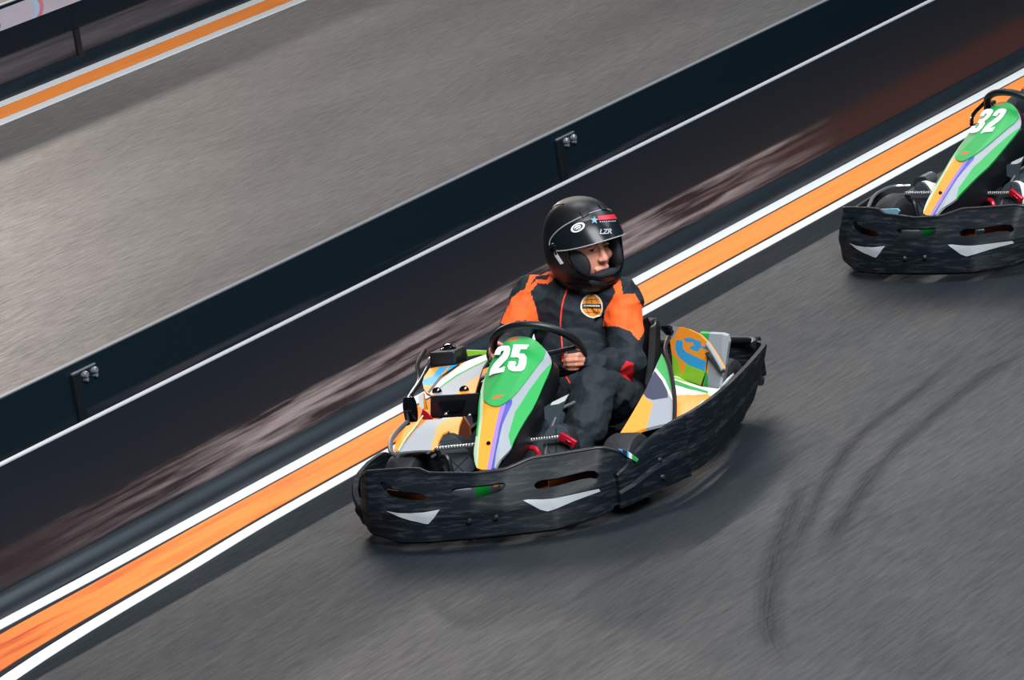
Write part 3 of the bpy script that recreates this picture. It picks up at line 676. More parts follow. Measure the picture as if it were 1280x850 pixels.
        c2_ = at(584.5, 451, 'y', 1.30); c3_ = at(583, 431.5, 'y', 1.30)
        l2 = a0+(c2_-a1); l3 = b0+(c3_-b1)
        bm = bmesh.new(); hexa(bm, [a0, a1, c2_, l2, b0, b1, c3_, l3], .010); tb = bobj('battery_box', bm, M_black, kart, 45)
        bm = bmesh.new(); cc = (b0+b1+c3_+l3)/4; addlathe(bm, [(-.01, .034), (.008, .034), (.012, .02), (.022, .018), (.024, .0)], cc, 'z', 20); bobj('cap', bm, M_blackg, tb, 40)
    else:
        A = lambda u, v, y: K2.at(u, v, 'y', y)
        bm = bmesh.new(); hexa(bm, [A(1229, 146, 1.15), A(1242, 144, 1.15), A(1246, 143, 1.35), A(1233, 145, 1.35), A(1230, 127, 1.15), A(1241, 127, 1.15), A(1245, 125, 1.35), A(1234, 125, 1.35)], .006); bobj('battery_box', bm, M_black, kart, 45)
        tube('box_bracket', [A(1236, 145, 1.2), Vector((-.50, 1.18, .24)), Vector((-.40, 1.15, .09))], .012, M_frame, kart, 6)
        tube('side_rail', [A(1214.5, 156, .95), A(1215, 147, 1.0), A(1219, 140, 1.06), A(1226, 133, 1.12), A(1232, 127, 1.2)], .009, M_blackg, kart, 8)
        tube('guard_tube', [A(1084, 262, .12), A(1092, 246, .28), A(1103, 238, .40), A(1117, 233, .5), A(1138, 232, .55)], .008, M_chrome, kart, 8)
        bm = bmesh.new(); addtube(bm, [A(1151, 229, .62), A(1164, 222, .80)], .030, 16); c_ = bobj('silencer', bm, M_chrome, kart, 40)
        bm = bmesh.new(); addtube(bm, [A(1150, 229.5, .60), A(1152, 228.5, .63)], .031, 16); bobj('end_cap', bm, M_black, c_, 40)
        sheet('tray_strip', [(1095, 262), (1121, 261), (1124, 264), (1122, 268), (1100, 268)], lambda u, v: K2.at(u, v, 'y', .16), [mat('strip_pale_blue', (120, 165, 190), .4)], step=5, thick=.01, parent=kart, smooth=0)
    # --- driver's left side pod (picture right)
    lm = planemap(at(773, 545, 'y', .44), at(841, 528, 'y', .52), at(827, 443, 'y', 1.05))
    out = [(773, 545), (789, 519), (804.5, 492), (812, 476), (819, 460), (827, 442), (833, 452), (838, 475), (841.5, 500), (842, 515), (841, 528), (825, 531), (805, 536), (788, 542)]
    o_ = [(770, 548), (805, 490), (808, 499), (816.5, 503), (813, 516), (808, 535), (790, 545)]
    nvy_refl = [(804, 492), (812, 474), (818.5, 464), (826, 471), (834, 487), (835, 497), (816, 500), (808, 497)]  # dark reflection on the grey pod, put in as a navy region
    g_ = [(820, 460), (827, 440), (834, 452), (838, 476), (840, 492), (830, 474), (820, 463)]
    w__ = [(818, 463), (820, 460), (831, 474), (838, 490), (843, 505), (836, 492), (828, 476)]
    bl_ = [(824, 534), (845, 526), (845, 523), (825, 530)]
    lp = sheet('side_pod', out, lm, [M_grey, M_orange, M_navy, M_green, M_white], [(o_, 1), (nvy_refl, 2), (g_, 3), (w__, 4)], step=4, thick=.012, parent=kart, smooth=50)
    # dark underside between pod and bumper
    sheet('pod_skirt', [(773, 545), (790, 541), (805, 536), (825, 531), (842, 528), (849, 533), (838, 552), (815, 572), (805, 578), (806, 560)], lambda u, v: at(u, v, 'y', .56), M_black, step=6, thick=.01, parent=lp, smooth=0)
    tube('edge_fin', [lm(u, v)+Vector((.0, .0, .01)) for u, v in ((836, 424), (832, 440), (838, 462), (842, 485), (844, 505), (843.5, 528))], .0085, M_black, lp, 8)
    sf = lambda u, v: at(u, v, 'z', .285)
    shelf = [(842, 528), (841, 505), (840, 490), (838, 470), (846, 470), (860, 477), (876, 483), (898, 486), (910, 472), (917, 466), (905, 479), (893, 494), (875, 508), (858, 519)]
    sheet('pod_shelf', shelf, sf, [M_white, M_orange, M_green, M_lime], [([(845, 494), (862, 493), (880, 500), (858, 519), (843, 530)], 1), ([(841, 480), (860, 486), (885, 492), (885, 489), (862, 482), (841, 474)], 2), ([(841, 473), (880, 484), (880, 482), (841, 470)], 3), ([(864, 494), (884, 492), (890, 496), (882, 502)], 1)], step=4, thick=.008, parent=lp, smooth=0)
    um = planemap(at(841, 469, 'z', .285), at(898, 485, 'z', .285), at(852, 409, 'y', 1.28))
    uo = [(837, 423), (821, 407), (835, 407.3), (850.5, 408.6), (860, 411), (874.4, 418), (885, 428.5), (893, 440.5), (904, 459), (901, 470), (899, 485.5), (885, 485), (860, 476), (841, 469), (840, 445)]
    Lm = [(840, 444), (848, 447), (848, 440), (870, 462), (882, 466), (877, 482), (841, 470)]
    lime = [(838, 443), (848, 449), (850, 462), (853, 470), (857, 456), (862, 452), (882, 464), (877, 483), (838, 472)]
    b1_ = [(845, 425), (853, 425), (854, 436), (858, 440), (883, 452), (881, 464), (860, 456), (848, 446), (844, 436)]
    b2_ = [(854, 423), (862, 422), (876, 427), (877, 433), (887, 433), (886, 438), (876, 435), (872, 440), (862, 436), (864, 432), (868, 432), (866, 428), (858, 428)]
    grc = [(885, 441), (889, 440), (903, 460), (901, 487), (885, 487)]
    dk = [(884.5, 440), (886.5, 441), (883, 465), (878, 484), (876, 482), (882, 464)]
    gs = [(882.5, 462), (885, 470), (885, 487), (879, 484)]
    nv2 = [(820, 405), (840, 406), (842, 414), (838, 425), (822, 411)]
    gw = [(842, 407), (850, 407), (846, 414), (840, 425), (838, 420)]
    up = sheet('pod_top', uo, um, [M_orange, M_blue, M_lime, M_grey, M_black, M_green, M_navy, M_white], [(lime, 2), (b1_, 1), (b2_, 1), (grc, 3), (dk, 4), (gs, 5), (nv2, 6), (gw, 3)], step=4, thick=.012, parent=lp, smooth=50)
    tube('pod_edge', [um(u, v) for u, v in ((884, 430), (893, 444), (904, 463))], .009, M_grey, up, 8)
    tube('pod_edge', [um(u, v)-Vector((0, .01, 0)) for u, v in ((884, 441), (893, 452), (902, 464), (906, 463))], .006, M_black, up, 8)
    bm = bmesh.new()
    for u, v in ((834, 409), (838, 414.5)):
        addtube(bm, [um(u-4, v)+Vector((0, -.012, .004)), um(u+4, v)+Vector((0, -.012, .004))], .007, 8)
    bobj('strap_buckle', bm, M_blackg, up)
    # grey rear fender beside the rear wheel
    rf = [(874, 416.5), (903, 418), (909, 420), (911, 428), (909, 440), (906, 462), (900, 450), (893, 440), (885, 428)]
    sheet('rear_fender', rf, lambda u, v: at(u, v, 'y', 1.40), [M_grey, M_green, M_silverst], [([(872, 414), (887, 415), (885, 430)], 1), ([(903, 417), (912, 419), (912, 430), (906, 464), (902, 440)], 2)], step=4, thick=.03, parent=kart, smooth=0)
    # --- rear axle and engine block
    bm = bmesh.new(); addtube(bm, [(-.5, 1.44, .138), (.5, 1.44, .138)], .022, 12); bobj('rear_axle', bm, M_rim, kart, 50)
    bm = bmesh.new(); addbox(bm, (-.33, 1.30, .22), (.22, .26, .22), bev=.02); addlathe(bm, [(-.06, .07), (.0, .09), (.05, .09), (.06, .06)], (-.46, 1.3, .24), 'x', 24)
    for i in range(6): addbox(bm, (-.33, 1.30, .345+i*.014), (.15, .16, .006))
    bobj('engine', bm, M_rim, kart, 30)
    # --- bucket seat
    st_ = [((.07, .86, .15), 50, .19, .05), ((.07, .98, .085), 78, .20, .09), ((.08, 1.15, .06), 88, .21, .14), ((.09, 1.27, .10), 50, .225, .20), ((.09, 1.34, .22), 20, .23, .20), ((.095, 1.385, .34), 14, .23, .17), ((.095, 1.42, .45), 12, .225, .13), ((.095, 1.425, .48), 12, .20, .06)]
    secs = []
    for (cx, cy, cz), ang, hw, wing in st_:
        nrm = Vector((0, -cos(radians(ang)), sin(radians(ang)))); sec = []
        for t in [i/16*2-1 for i in range(17)]:
            a = abs(t); x = hw*min(1, a*1.18)*(1 if t > 0 else -1); h = wing*max(0, (a-.5)/.5)**1.6
            sec.append(Vector((cx+x, cy, cz))+nrm*h)
        secs.append(sec)
    secs = [list(s) for s in zip(*[crom([s[i] for s in secs], 4) for i in range(17)])]
    bm = loft(secs); bmesh.ops.recalc_face_normals(bm, faces=bm.faces); bmesh.ops.solidify(bm, geom=list(bm.faces), thickness=.028)
    bobj('seat', bm, M_seat, kart, 50)
    return kart
kart1 = make_kart(K1, '25')
tag(kart1, 'green and orange racing kart numbered 25 with a driver in black and orange', 'go-kart', 'racing karts')
kart2 = make_kart(K2, '32')
tag(kart2, 'racing kart numbered 32 at the right edge, cut off by the picture', 'go-kart', 'racing karts')
# ------------------------------------------------------------------ the driver
M_suit = mat('race_suit_black', (27, 35, 42), .72, spec=.3, bump=.5, bscale=14, sc=(1, 1, 1), bdist=.02)
M_suito = mat('race_suit_orange', (255, 98, 40), .7, spec=.25, bump=.5, bscale=14, bdist=.02)
M_suitr = mat('race_suit_red', (190, 30, 40), .65, spec=.25, bump=.4, bscale=14, bdist=.02)
M_skin, n_, b_ = nt('skin'); b_.inputs['Base Color'].default_value = lin((222, 152, 128))+(1,); b_.inputs['Roughness'].default_value = .5
b_.inputs['Subsurface Weight'].default_value = .15; b_.inputs['Subsurface Radius'].default_value = (.02, .008, .004)
M_helm = mat('helmet_matt_black', (18, 20, 23), .42, spec=.45)
M_lining = mat('helmet_lining', (16, 22, 28), .8)
M_sole = mat('boot_sole', (48, 56, 64), .7); M_sole2 = mat('sole_groove', (10, 14, 18), .7)
M_boot = mat('boot_black', (18, 22, 27), .6); M_bootw = mat('shoe_white', (214, 205, 200), .6)
M_hair = mat('eyebrow_brown', (70, 42, 30), .8); M_eye = mat('eye_white', (150, 135, 128), .4); M_iris = mat('iris_dark', (36, 28, 24), .2)
M_lip = mat('lip', (185, 105, 95), .5)
M_badge_w = mat('badge_white', (240, 232, 220), .6); M_badge_o = mat('badge_orange', (246, 150, 50), .6); M_badge_k = mat('badge_black', (22, 24, 28), .6); M_badge_l = mat('badge_line', (80, 44, 22), .6)
M_vred = mat('visor_label_red', (190, 24, 44), .5); M_vw = mat('visor_print_white', (225, 228, 230), .5); M_vg = mat('visor_print_grey', (150, 155, 160), .5); M_star = mat('visor_star_blue', (110, 150, 165), .5)
M_pipe = mat('piping_red_orange', (225, 62, 42), .6)
M_visor, n_, b_ = nt('visor_smoke')
b_.inputs['Base Color'].default_value = (.008, .012, .016, 1); b_.inputs['Roughness'].default_value = .26; b_.inputs['Alpha'].default_value = .7; b_.inputs['Specular IOR Level'].default_value = .3
M_visor.diffuse_color = (.02, .03, .04, .6)

def capsule(bm, a, b, ra, rb, n=20, sx=1):
    a, b = Vector(a), Vector(b); t = (b-a); L = t.length; t = t.normalized() if L > 1e-6 else Vector((0, 0, 1))
    x = t.cross(Vector((.3, .2, 1))).normalized(); y = t.cross(x)
    rings = []
    for i in range(5): th = -pi/2+pi/2*i/5+.0001; rings.append((a+t*ra*sin(th), ra*cos(th)+1e-4))
    for i in range(1, 6): th = pi/2*(i-1)/5; rings.append((b+t*rb*sin(th), rb*cos(th)))
    rings.append((b+t*rb, 1e-4))
    R = [[bm.verts.new(c+(x*cos(2*pi*k/n)+y*sin(2*pi*k/n))*r) for k in range(n)] for c, r in rings]
    for A, B in zip(R, R[1:]):
        for k in range(n): bm.faces.new([A[k], A[(k+1) % n], B[(k+1) % n], B[k]])
    bm.faces.new(list(reversed(R[0]))); bm.faces.new(R[-1])
def ell(bm, c, r, rot=None):
    M = Matrix.Translation(c) @ (rot.to_4x4() if rot else Matrix.Identity(4)) @ Matrix.Diagonal((r[0], r[1], r[2], 1))
    bmesh.ops.create_icosphere(bm, subdivisions=4, radius=1, matrix=M)
def J(u, v, y): return at(u, v, 'y', y)

Hc = J(730, 303, 1.27)
yaw = radians(56)
F = Vector((sin(yaw), -cos(yaw), -.10)).normalized()
Rr = F.cross(Vector((0, 0, 1))).normalized()      # to the head's own right = picture left
Uh = Rr.cross(F).normalized()
HX = -Rr; HY = -F; HZ = Uh                         # head axes: x to head's left, y back, z up
if HX.cross(HY).dot(HZ) < 0: HX = -HX
HM = Matrix(((HX.x, HY.x, HZ.x, Hc.x), (HX.y, HY.y, HZ.y, Hc.y), (HX.z, HY.z, HZ.z, Hc.z), (0, 0, 0, 1)))
def H(x, y, z): return HM @ Vector((x, y, z))

def Hf(x, y, z): return H(x, y, z-.018)

def build_body():
    bm = bmesh.new()
    neck = J(723, 358, 1.31)
    SL, SR = J(664, 371, 1.31), J(777, 374, 1.28)
    EL, ER = J(641, 425, 1.16), J(785, 450, 1.12)
    WL, WR = J(622, 443, .88), J(736, 458, .87)
    # torso
    ell(bm, J(722, 405, 1.31), (.185, .125, .21)); ell(bm, J(724, 380, 1.32), (.20, .11, .12)); ell(bm, J(722, 450, 1.24), (.165, .13, .16)); ell(bm, J(735, 492, 1.17), (.185, .17, .12))
    capsule(bm, J(690, 362, 1.32), J(755, 362, 1.31), .075, .075)
    capsule(bm, J(722, 380, 1.32), neck+Vector((0, 0, .03)), .09, .075)
    # arms
    for S, E_, W in ((SL, EL, WL), (SR, ER, WR)):
        capsule(bm, S, E_, .083, .070); capsule(bm, E_, W, .074, .046)
        capsule(bm, S+(J(722, 375, 1.32)-S)*.35, S, .085, .088)
    capsule(bm, W+(E_-W)*.12, W+(E_-W)*.02, .052, .047)
    # legs
    for HP, KN, AN in ((J(775, 500, 1.14), J(742, 486, .74), J(722, 552, .56)), (J(705, 505, 1.14), J(664, 493, .74), J(596, 570, .50))):
        capsule(bm, HP, KN, .11, .088); capsule(bm, KN, AN, .086, .066)
    capsule(bm, J(742, 486, .74), J(733, 530, .62), .086, .088)
    # head
    ell(bm, H(0, .02, .03), (.095, .12, .145)); ell(bm, H(0, -.035, -.045), (.075, .085, .10))
    capsule(bm, H(0, .03, -.08), neck+Vector((0, 0, .02)), .07, .075)
    ell(bm, Hf(0, -.105, -.115), (.035, .03, .028))                    # chin
    capsule(bm, Hf(0, -.108, .028), Hf(0, -.134, -.026), .011, .0155)        # nose
    ell(bm, Hf(.013, -.124, -.030), (.011, .014, .010)); ell(bm, Hf(-.013, -.124, -.030), (.011, .014, .010))
    for s in (1, -1):
        capsule(bm, Hf(s*.016, -.100, .036), Hf(s*.060, -.080, .040), .013, .012)   # brow
        ell(bm, Hf(s*.048, -.078, -.028), (.026, .022, .024))            # cheek
        ell(bm, H(s*.097, .02, .0), (.012, .022, .034))               # ear
    capsule(bm, Hf(-.026, -.108, -.070), Hf(.026, -.108, -.070), .009, .009)
    capsule(bm, Hf(-.020, -.106, -.083), Hf(.020, -.106, -.083), .010, .010)
    # driver's left hand (picture right), closed round the rim
    def fingers(L):
        for pts in L:
            for (p, q) in zip(pts, pts[1:]): capsule(bm, p[0], q[0], p[1], q[1], 12)
    ell(bm, J(726, 451, .85), (.024, .034, .038)); capsule(bm, WR, J(727, 452, .855), .036, .030)
    fingers([[(J(729, 444, .83), .0098), (J(721, 443.5, .785), .0094), (J(711, 444.5, .785), .0090), (J(707, 446, .80), .0084)],
             [(J(730, 449.5, .83), .0098), (J(720, 449.5, .78), .0094), (J(709.5, 450.5, .78), .0090), (J(705.5, 451.5, .80), .0084)],
             [(J(730, 455, .83), .0094), (J(720, 455.5, .785), .0090), (J(710.5, 456, .785), .0088), (J(706.5, 456, .80), .009)],
             [(J(727, 460, .84), .0090), (J(719, 461, .80), .0084), (J(711.5, 461, .80), .009), (J(708.5, 460, .81), .0085)],
             [(J(729, 447, .86), .013), (J(730, 440, .83), .0125), (J(727, 436.5, .80), .0094), (J(722, 435.5, .79), .0088)]])
    ell(bm, J(705.5, 439.5, .81), (.013, .013, .014))
    # driver's right hand (picture left), mostly behind the nose panel
    ell(bm, J(624, 443, .86), (.024, .034, .036)); capsule(bm, WL, J(624, 444, .87), .036, .028)
    fingers([[(J(620, 437, .84), .0115), (J(614, 436.5, .80), .011), (J(613, 440, .78), .010)], [(J(620, 442, .84), .0115), (J(613.5, 442, .80), .011), (J(616, 445, .78), .010)],
             [(J(621, 447, .84), .011), (J(616, 448, .80), .0105), (J(619, 450, .78), .0095)], [(J(622, 452, .85), .0105), (J(618, 453, .81), .0095), (J(621, 455, .79), .009)],
             [(J(626, 438, .86), .013), (J(627, 432, .83), .0115), (J(622, 429, .81), .010)]])
    me = bpy.data.meshes.new('person'); bm.to_mesh(me); bm.free()
    o = bpy.data.objects.new('person', me); COL.objects.link(o)
    md = o.modifiers.new('r', 'REMESH'); md.mode = 'VOXEL'; md.voxel_size = .0050; md.use_smooth_shade = True
    sm = o.modifiers.new('s', 'SMOOTH'); sm.factor = .5; sm.iterations = 2
    bpy.context.view_layer.update()
    m2 = bpy.data.meshes.new_from_object(o.evaluated_get(bpy.context.evaluated_depsgraph_get()))
    o.modifiers.clear(); o.data = m2; bpy.data.meshes.remove(me); m2.name = 'person'
    for m in (M_suit, M_suito, M_suitr, M_skin): m2.materials.append(m)
    nv_ = len(m2.vertices); co = np.empty(nv_*3); m2.vertices.foreach_get('co', co); co = co.reshape(-1, 3)
    no = np.empty(nv_*3); m2.vertices.foreach_get('normal', no); no = no.reshape(-1, 3)
    hc = np.array(Hc); hands = [np.array(J(718, 450, .80)), np.array(J(618, 444, .82))]
    skinv = (np.linalg.norm(co-hc, axis=1) < .19)
    for h, w_ in zip(hands, (np.array(WR), np.array(WL))):
        ax = w_-h; L = np.linalg.norm(ax); ax /= L
        t = (co-h)@ax; dd = np.linalg.norm(co-h-np.outer(t, ax), axis=1)
        skinv |= (t < L*.42) & (dd < .075) & (t > -.1) & (co[:, 2] > .42)
    # cloth folds
    for i in range(nv_):
        if skinv[i]: continue
        p = co[i]; a = noise.noise(Vector((p[0]*9+3, p[1]*9, p[2]*14))); b = noise.noise(Vector((p[0]*22, p[1]*22, p[2]*30+5)))
        r = (1-abs(a)*2.2); co[i] = p+no[i]*(r*.010+b*.004-.004)
    m2.vertices.foreach_set('co', co.reshape(-1)); m2.update()
    # garment panels (front pattern, in x-z of the seat frame)
    def XZ(P): return P
    slv = XZ([(625, 404), (640, 372), (651, 363), (660, 361), (669, 353), (663, 364), (671, 388), (674, 406), (657, 400), (645, 401), (636, 406)])
    strapo = XZ([(654, 366), (665, 338), (697, 338), (691, 350), (684, 355), (672, 354), (664, 364)]); strapi = XZ([(662, 358), (670, 345), (688, 343), (683, 350), (671, 349)])
    srv = XZ([(753.5, 408), (756, 388), (763.4, 376), (769.6, 365), (766, 356), (773, 346), (776, 352), (778.5, 368), (794, 367), (806, 388), (810, 408), (798, 426), (788, 414), (772, 408)])
    redc = XZ([(758, 344), (772, 344), (770, 356), (762, 355)]); redh = XZ([(768, 471), (776, 461), (783, 451), (792, 454), (792, 474), (788, 476), (778, 470)])
    mi = np.zeros(len(m2.polygons), dtype=np.int32); cen = np.empty(len(m2.polygons)*3); m2.polygons.foreach_get('center', cen); cen = cen.reshape(-1, 3)
    vi = [p.vertices[0] for p in m2.polygons]
    for i in range(len(cen)):
        if skinv[vi[i]]: mi[i] = 3; continue
        x, y, z = cen[i]; wx, wy = K1.rot(x, y); q = np.array([wx+K1.o[0], wy+K1.o[1], z])-CAM; dz = q@d_
        x, z = 640+FPX*(q@RIGHT)/dz, 425-FPX*(q@UP)/dz
        if y > .98:
            if inpoly(x, z, slv) or inpoly(x, z, srv): mi[i] = 1
            if inpoly(x, z, strapo) and not inpoly(x, z, strapi): mi[i] = 1
            if inpoly(x, z, redc) or inpoly(x, z, redh): mi[i] = 2
    m2.polygons.foreach_set('material_index', mi)
    return o
person = build_body()
person.location = (K1.o[0], K1.o[1], 0); person.rotation_euler = (0, 0, -K1.p)
tag(person, 'driver in black and orange race suit and black helmet, seated in kart 25', 'person', 'kart drivers')

def bvh_of(o, M=None):
    me = o.data; vs = [(M @ v.co if M else v.co.copy()) for v in me.vertices]
    return BVHTree.FromPolygons(vs, [tuple(p.vertices) for p in me.polygons])
def cast(bvh, u, v, off=.002):
    o, d = K1.od(u, v); d = Vector(d).normalized(); h = bvh.ray_cast(Vector(o), d)
    if h[0] is None: return None
    n = h[1] if h[1].dot(d) < 0 else -h[1]
    return h[0]+n*off-d*off
Bp = bvh_of(person)
# zip piping
zp = [(711, 354), (707.5, 366), (703.5, 379), (701.5, 393), (700.8, 407), (701.8, 418), (702.6, 429), (703, 440), (704, 455), (706, 467), (712, 480)]
zp = [q for q in (cast(Bp, u, v, .002) for u, v in [tuple(p[:2]) for p in crom([(a, b, 0) for a, b in zp], 5)]) if q]
bm = bmesh.new(); addtube(bm, zp, .0038, 6); bobj('zip_piping', bm, M_pipe, person, 60)
# round chest badge: globe grid with a lettered band
bc = (740, 382.5); br = 13.2
c0 = cast(Bp, *bc, .004); cn = Vector((-.12, -.97, .22)).normalized()
def bmapb(off=0):
    ux = cn.cross(Vector((0, 0, 1))).normalized()*-1; uy = cn.cross(ux); uy = uy if uy.z > 0 else -uy
    def f(x, y):
        q = c0+ux*x+uy*y
        h = Bp.ray_cast(q+cn*.08, -cn); k = h[0] if h[0] is not None and (h[0]-q).length < .03 else q
        return k+cn*(.0035+off)
    return f
S = 1/278.
circ = [(br*S*cos(2*pi*i/32), br*S*1.06*sin(2*pi*i/32)) for i in range(32)]
def scl(P, k): return [(a*k, b*k) for a, b in P]
def bar(x0, y0, x1, y1, w=.0011):
    dx, dy = x1-x0, y1-y0; L = sqrt(dx*dx+dy*dy); px_, py_ = -dy/L*w, dx/L*w
    return [(x0+px_, y0+py_), (x1+px_, y1+py_), (x1-px_, y1-py_), (x0-px_, y0-py_)]
R_ = br*S*.88; regs = [(scl(circ, .88), 1)]
for k in (-.62, 0, .62): regs.append((bar(k*R_*.7, -R_*.8, k*R_*1.15, 0), 3)); regs.append((bar(k*R_*1.15, 0, k*R_*.7, R_*.8), 3))
for y in (-.62, .62): regs.append((bar(-R_*.72, y*R_, R_*.72, y*R_), 3))
regs.append(([(-R_*.97, -R_*.22), (R_*.97, -R_*.30), (R_*.97, R_*.16), (-R_*.97, R_*.26)], 2))
badge = sheet('chest_badge', circ, bmapb(), [M_badge_w, M_badge_o, M_badge_k, M_badge_l], regs, step=.006, thick=.0015, parent=person, smooth=0)
bf = bmapb(.0018)
bm = bmesh.new()
for i in range(11):
    p = bf((i-5)*R_*.155, -(i-5)*R_*.155*.06+.001); bmesh.ops.create_cube(bm, size=1, matrix=Matrix.Translation(p) @ Matrix.Diagonal((R_*.10, .001, R_*.17, 1)))
bobj('small_print', bm, M_badge_w, badge, 0)
# eyes and brows
for s in (1, -1):
    bm = bmesh.new(); bmesh.ops.create_icosphere(bm, subdivisions=3, radius=.0125, matrix=Matrix.Translation(Hf(s*.034, -.094, .014)))
    e_ = bobj('eye', bm, M_eye, person, 60)
    g = (Hf(s*.034-.002, -.094-.0092, .014-.001)); bm = bmesh.new(); bmesh.ops.create_icosphere(bm, subdivisions=3, radius=.0066, matrix=Matrix.Translation(g)); bobj('iris', bm, M_iris, e_, 60)
    bm = bmesh.new(); addtube(bm, crom([Hf(s*.015, -.117, .035), Hf(s*.036, -.113, .045), Hf(s*.062, -.100, .041)], 4), .0045, 6); bobj('eyebrow', bm, M_hair, person, 60)
    bm = bmesh.new(); addtube(bm, crom([Hf(s*.019, -.100, .018), Hf(s*.034, -.106, .0235), Hf(s*.050, -.098, .018)], 4), .0042, 6); bobj('eyelid', bm, M_skin, person, 60)
# ------------------------------------------------------------------ helmet
def shell(lon, lat, k=1.0, low=1.0):
    a, b, l = .150, .180, radians(lat); lo = radians(lon)
    cz = max(0, cos(l)) ** (.80 if lat > 0 else .62)
    z = sin(l)*(.185 if lat > 0 else .205)
    ch = max(0, cos(lo))**2*max(0, min(1, (-lat-8)/25))*.022
    wz = 1-.10*max(0, (-lat-25)/40)
    x = a*sin(lo)*cz*wz*k; y = -(b*cos(lo)*cz*k*wz+ch)+.012
    if cos(lo) < 0 and lat < 0: y *= 1-.10*(-lat/60)
    return Vector((x, y, z*k))
openp = rnd([(-66, 6), (-56, 20), (-25, 26), (25, 26), (56, 20), (66, 6), (60, -14), (40, -29), (15, -33), (-15, -33), (-40, -29), (-60, -14)], 2)
outer = [(-180+360*i/72, -62) for i in range(73)]+[(180-360*i/72, 89) for i in range(73)]
helm = sheet('helmet', outer, lambda x, y: shell(x, y), M_helm, holes=[openp], step=5, thick=0, smooth=60)
me = helm.data; bm = bmesh.new(); bm.from_mesh(me); bmesh.ops.remove_doubles(bm, verts=bm.verts, dist=.0008)
bmesh.ops.holes_fill(bm, edges=[e for e in bm.edges if len(e.link_faces) == 1 and all(v.co.z > .17 for v in e.verts)])
bmesh.ops.recalc_face_normals(bm, faces=bm.faces)
if sum(f.normal.dot(f.calc_center_median()) for f in bm.faces) < 0: bmesh.ops.reverse_faces(bm, faces=bm.faces)
bmesh.ops.solidify(bm, geom=list(bm.faces), thickness=.022); bm.to_mesh(me); bm.free(); me.shade_smooth(); me.set_sharp_from_angle(angle=radians(50))
helm.parent = person; helm.matrix_local = HM
# opening rubber, cheek pads, breath guard
tube('opening_rubber', [shell(a, b, 1.0) for a, b in openp], .0055, M_blackg, helm, 8, 0, closed=True)
bm = bmesh.new()
for s in (1, -1):
    M = Matrix.Translation((s*.100, -.062, -.060)) @ Matrix.Rotation(radians(-s*20), 4, 'Z') @ Matrix.Diagonal((.026, .078, .066, 1)); bmesh.ops.create_icosphere(bm, subdivisions=3, radius=1, matrix=M)
M = Matrix.Translation((0, -.125, -.125)) @ Matrix.Diagonal((.085, .030, .035, 1)); bmesh.ops.create_icosphere(bm, subdivisions=3, radius=1, matrix=M)
bobj('cheek_pads', bm, M_lining, helm, 60)
bm = bmesh.new(); addtube(bm, [shell(a, -26-8*cos(radians(a)*1.2), 1.012) for a in range(-64, 65, 4)], .004, 6)
addtube(bm, [shell(a, -44, 1.01)+Vector((0, 0, .0)) for a in range(-80, 81, 5)], .004, 6); bobj('chin_trim', bm, M_blackg, helm, 60)
for s in (-1, 1):     # top vents
    bm = bmesh.new(); q = [shell(s*a, b, 1.004) for a, b in ((18, 52), (34, 46), (40, 56), (24, 63))]; q2 = [p*1.035 for p in q]
    hexa(bm, q+q2, .004); bobj('vent', bm, M_helm, helm, 40)
bm = bmesh.new(); addtube(bm, [shell(a, b, 1.001) for a, b in ((-140, 40), (-132, 52), (-128, 62), (-100, 70))], .0022, 6); bobj('shell_seam', bm, M_blackg, helm, 60)
# raised visor
VR = Matrix.Rotation(radians(-29), 4, 'X')
def vis(lon, lat, k=1.045):
    q = shell(lon, lat, k); q.y -= .016*max(0, cos(radians(lon)))*max(0, min(1, (20-lat)/30)); return VR @ q
vo = rnd([(-90, 6), (-86, 15), (-62, 22), (-30, 24), (0, 25), (30, 24), (62, 22), (86, 15), (90, 6), (84, 0), (62, -7), (35, -12), (0, -14), (-35, -12), (-62, -7), (-84, 0)], 2)
visor = sheet('visor', vo, lambda x, y: vis(x, y), M_visor, step=5, thick=.003, parent=helm, smooth=60)
tube('visor_edge', [vis(a, b, 1.047) for a, b in vo], .0024, M_chrome if False else M_vg, visor, 6, 0, closed=True)
for s in (-1, 1):
    bm = bmesh.new(); p = shell(s*84, 6, 1.06); addlathe(bm, [(0, .0), (0, .020), (s*.008, .018), (s*.010, .0)], p, 'x', 20); bobj('visor_pivot', bm, M_blackg, helm, 40)
HI = HM.inverted(); Bv = bvh_of(visor, HM)
def vmap(off=.0025):
    def f(u, v):
        q = cast(Bv, u, v, off)
        if q is None: q = Vector(K1.pl(u, v, tuple(H(0, -.2, .08)), tuple(F)))
        return HI @ q
    return f
ov = [(722.5+9.3*cos(t)*cos(-.45)-5.2*sin(t)*sin(-.45), 284.5+9.3*cos(t)*sin(-.45)+5.2*sin(t)*cos(-.45)) for t in [2*pi*i/28 for i in range(28)]]
cxo = lambda k: [(722.5+(a-722.5)*k, 284.5+(b-284.5)*k) for a, b in ov]
sheet('oval_sticker', ov, vmap(), [M_vw, M_badge_k], [(cxo(.72), 1), (cxo(.55), 0), ([(718, 286), (727, 281), (729, 283), (720, 289)], 1), ([(719.5, 286.5), (726, 282.5), (726.5, 283.5), (720.5, 287.5)], 0)], step=1.2, thick=.0008, parent=visor, smooth=0)
sheet('label', [(746.5, 270.5), (767, 268), (771, 274), (748, 275.6)], vmap(), M_vred, step=2, thick=.0008, parent=visor, smooth=0)
st5 = [(743+(5.2 if i % 2 == 0 else 2.2)*sin(i*pi/5), 275.5-(5.2 if i % 2 == 0 else 2.2)*cos(i*pi/5)) for i in range(10)]
sheet('star', st5, vmap(), M_star, step=1.5, thick=.0008, parent=visor, smooth=0)
fv = vmap(.003)
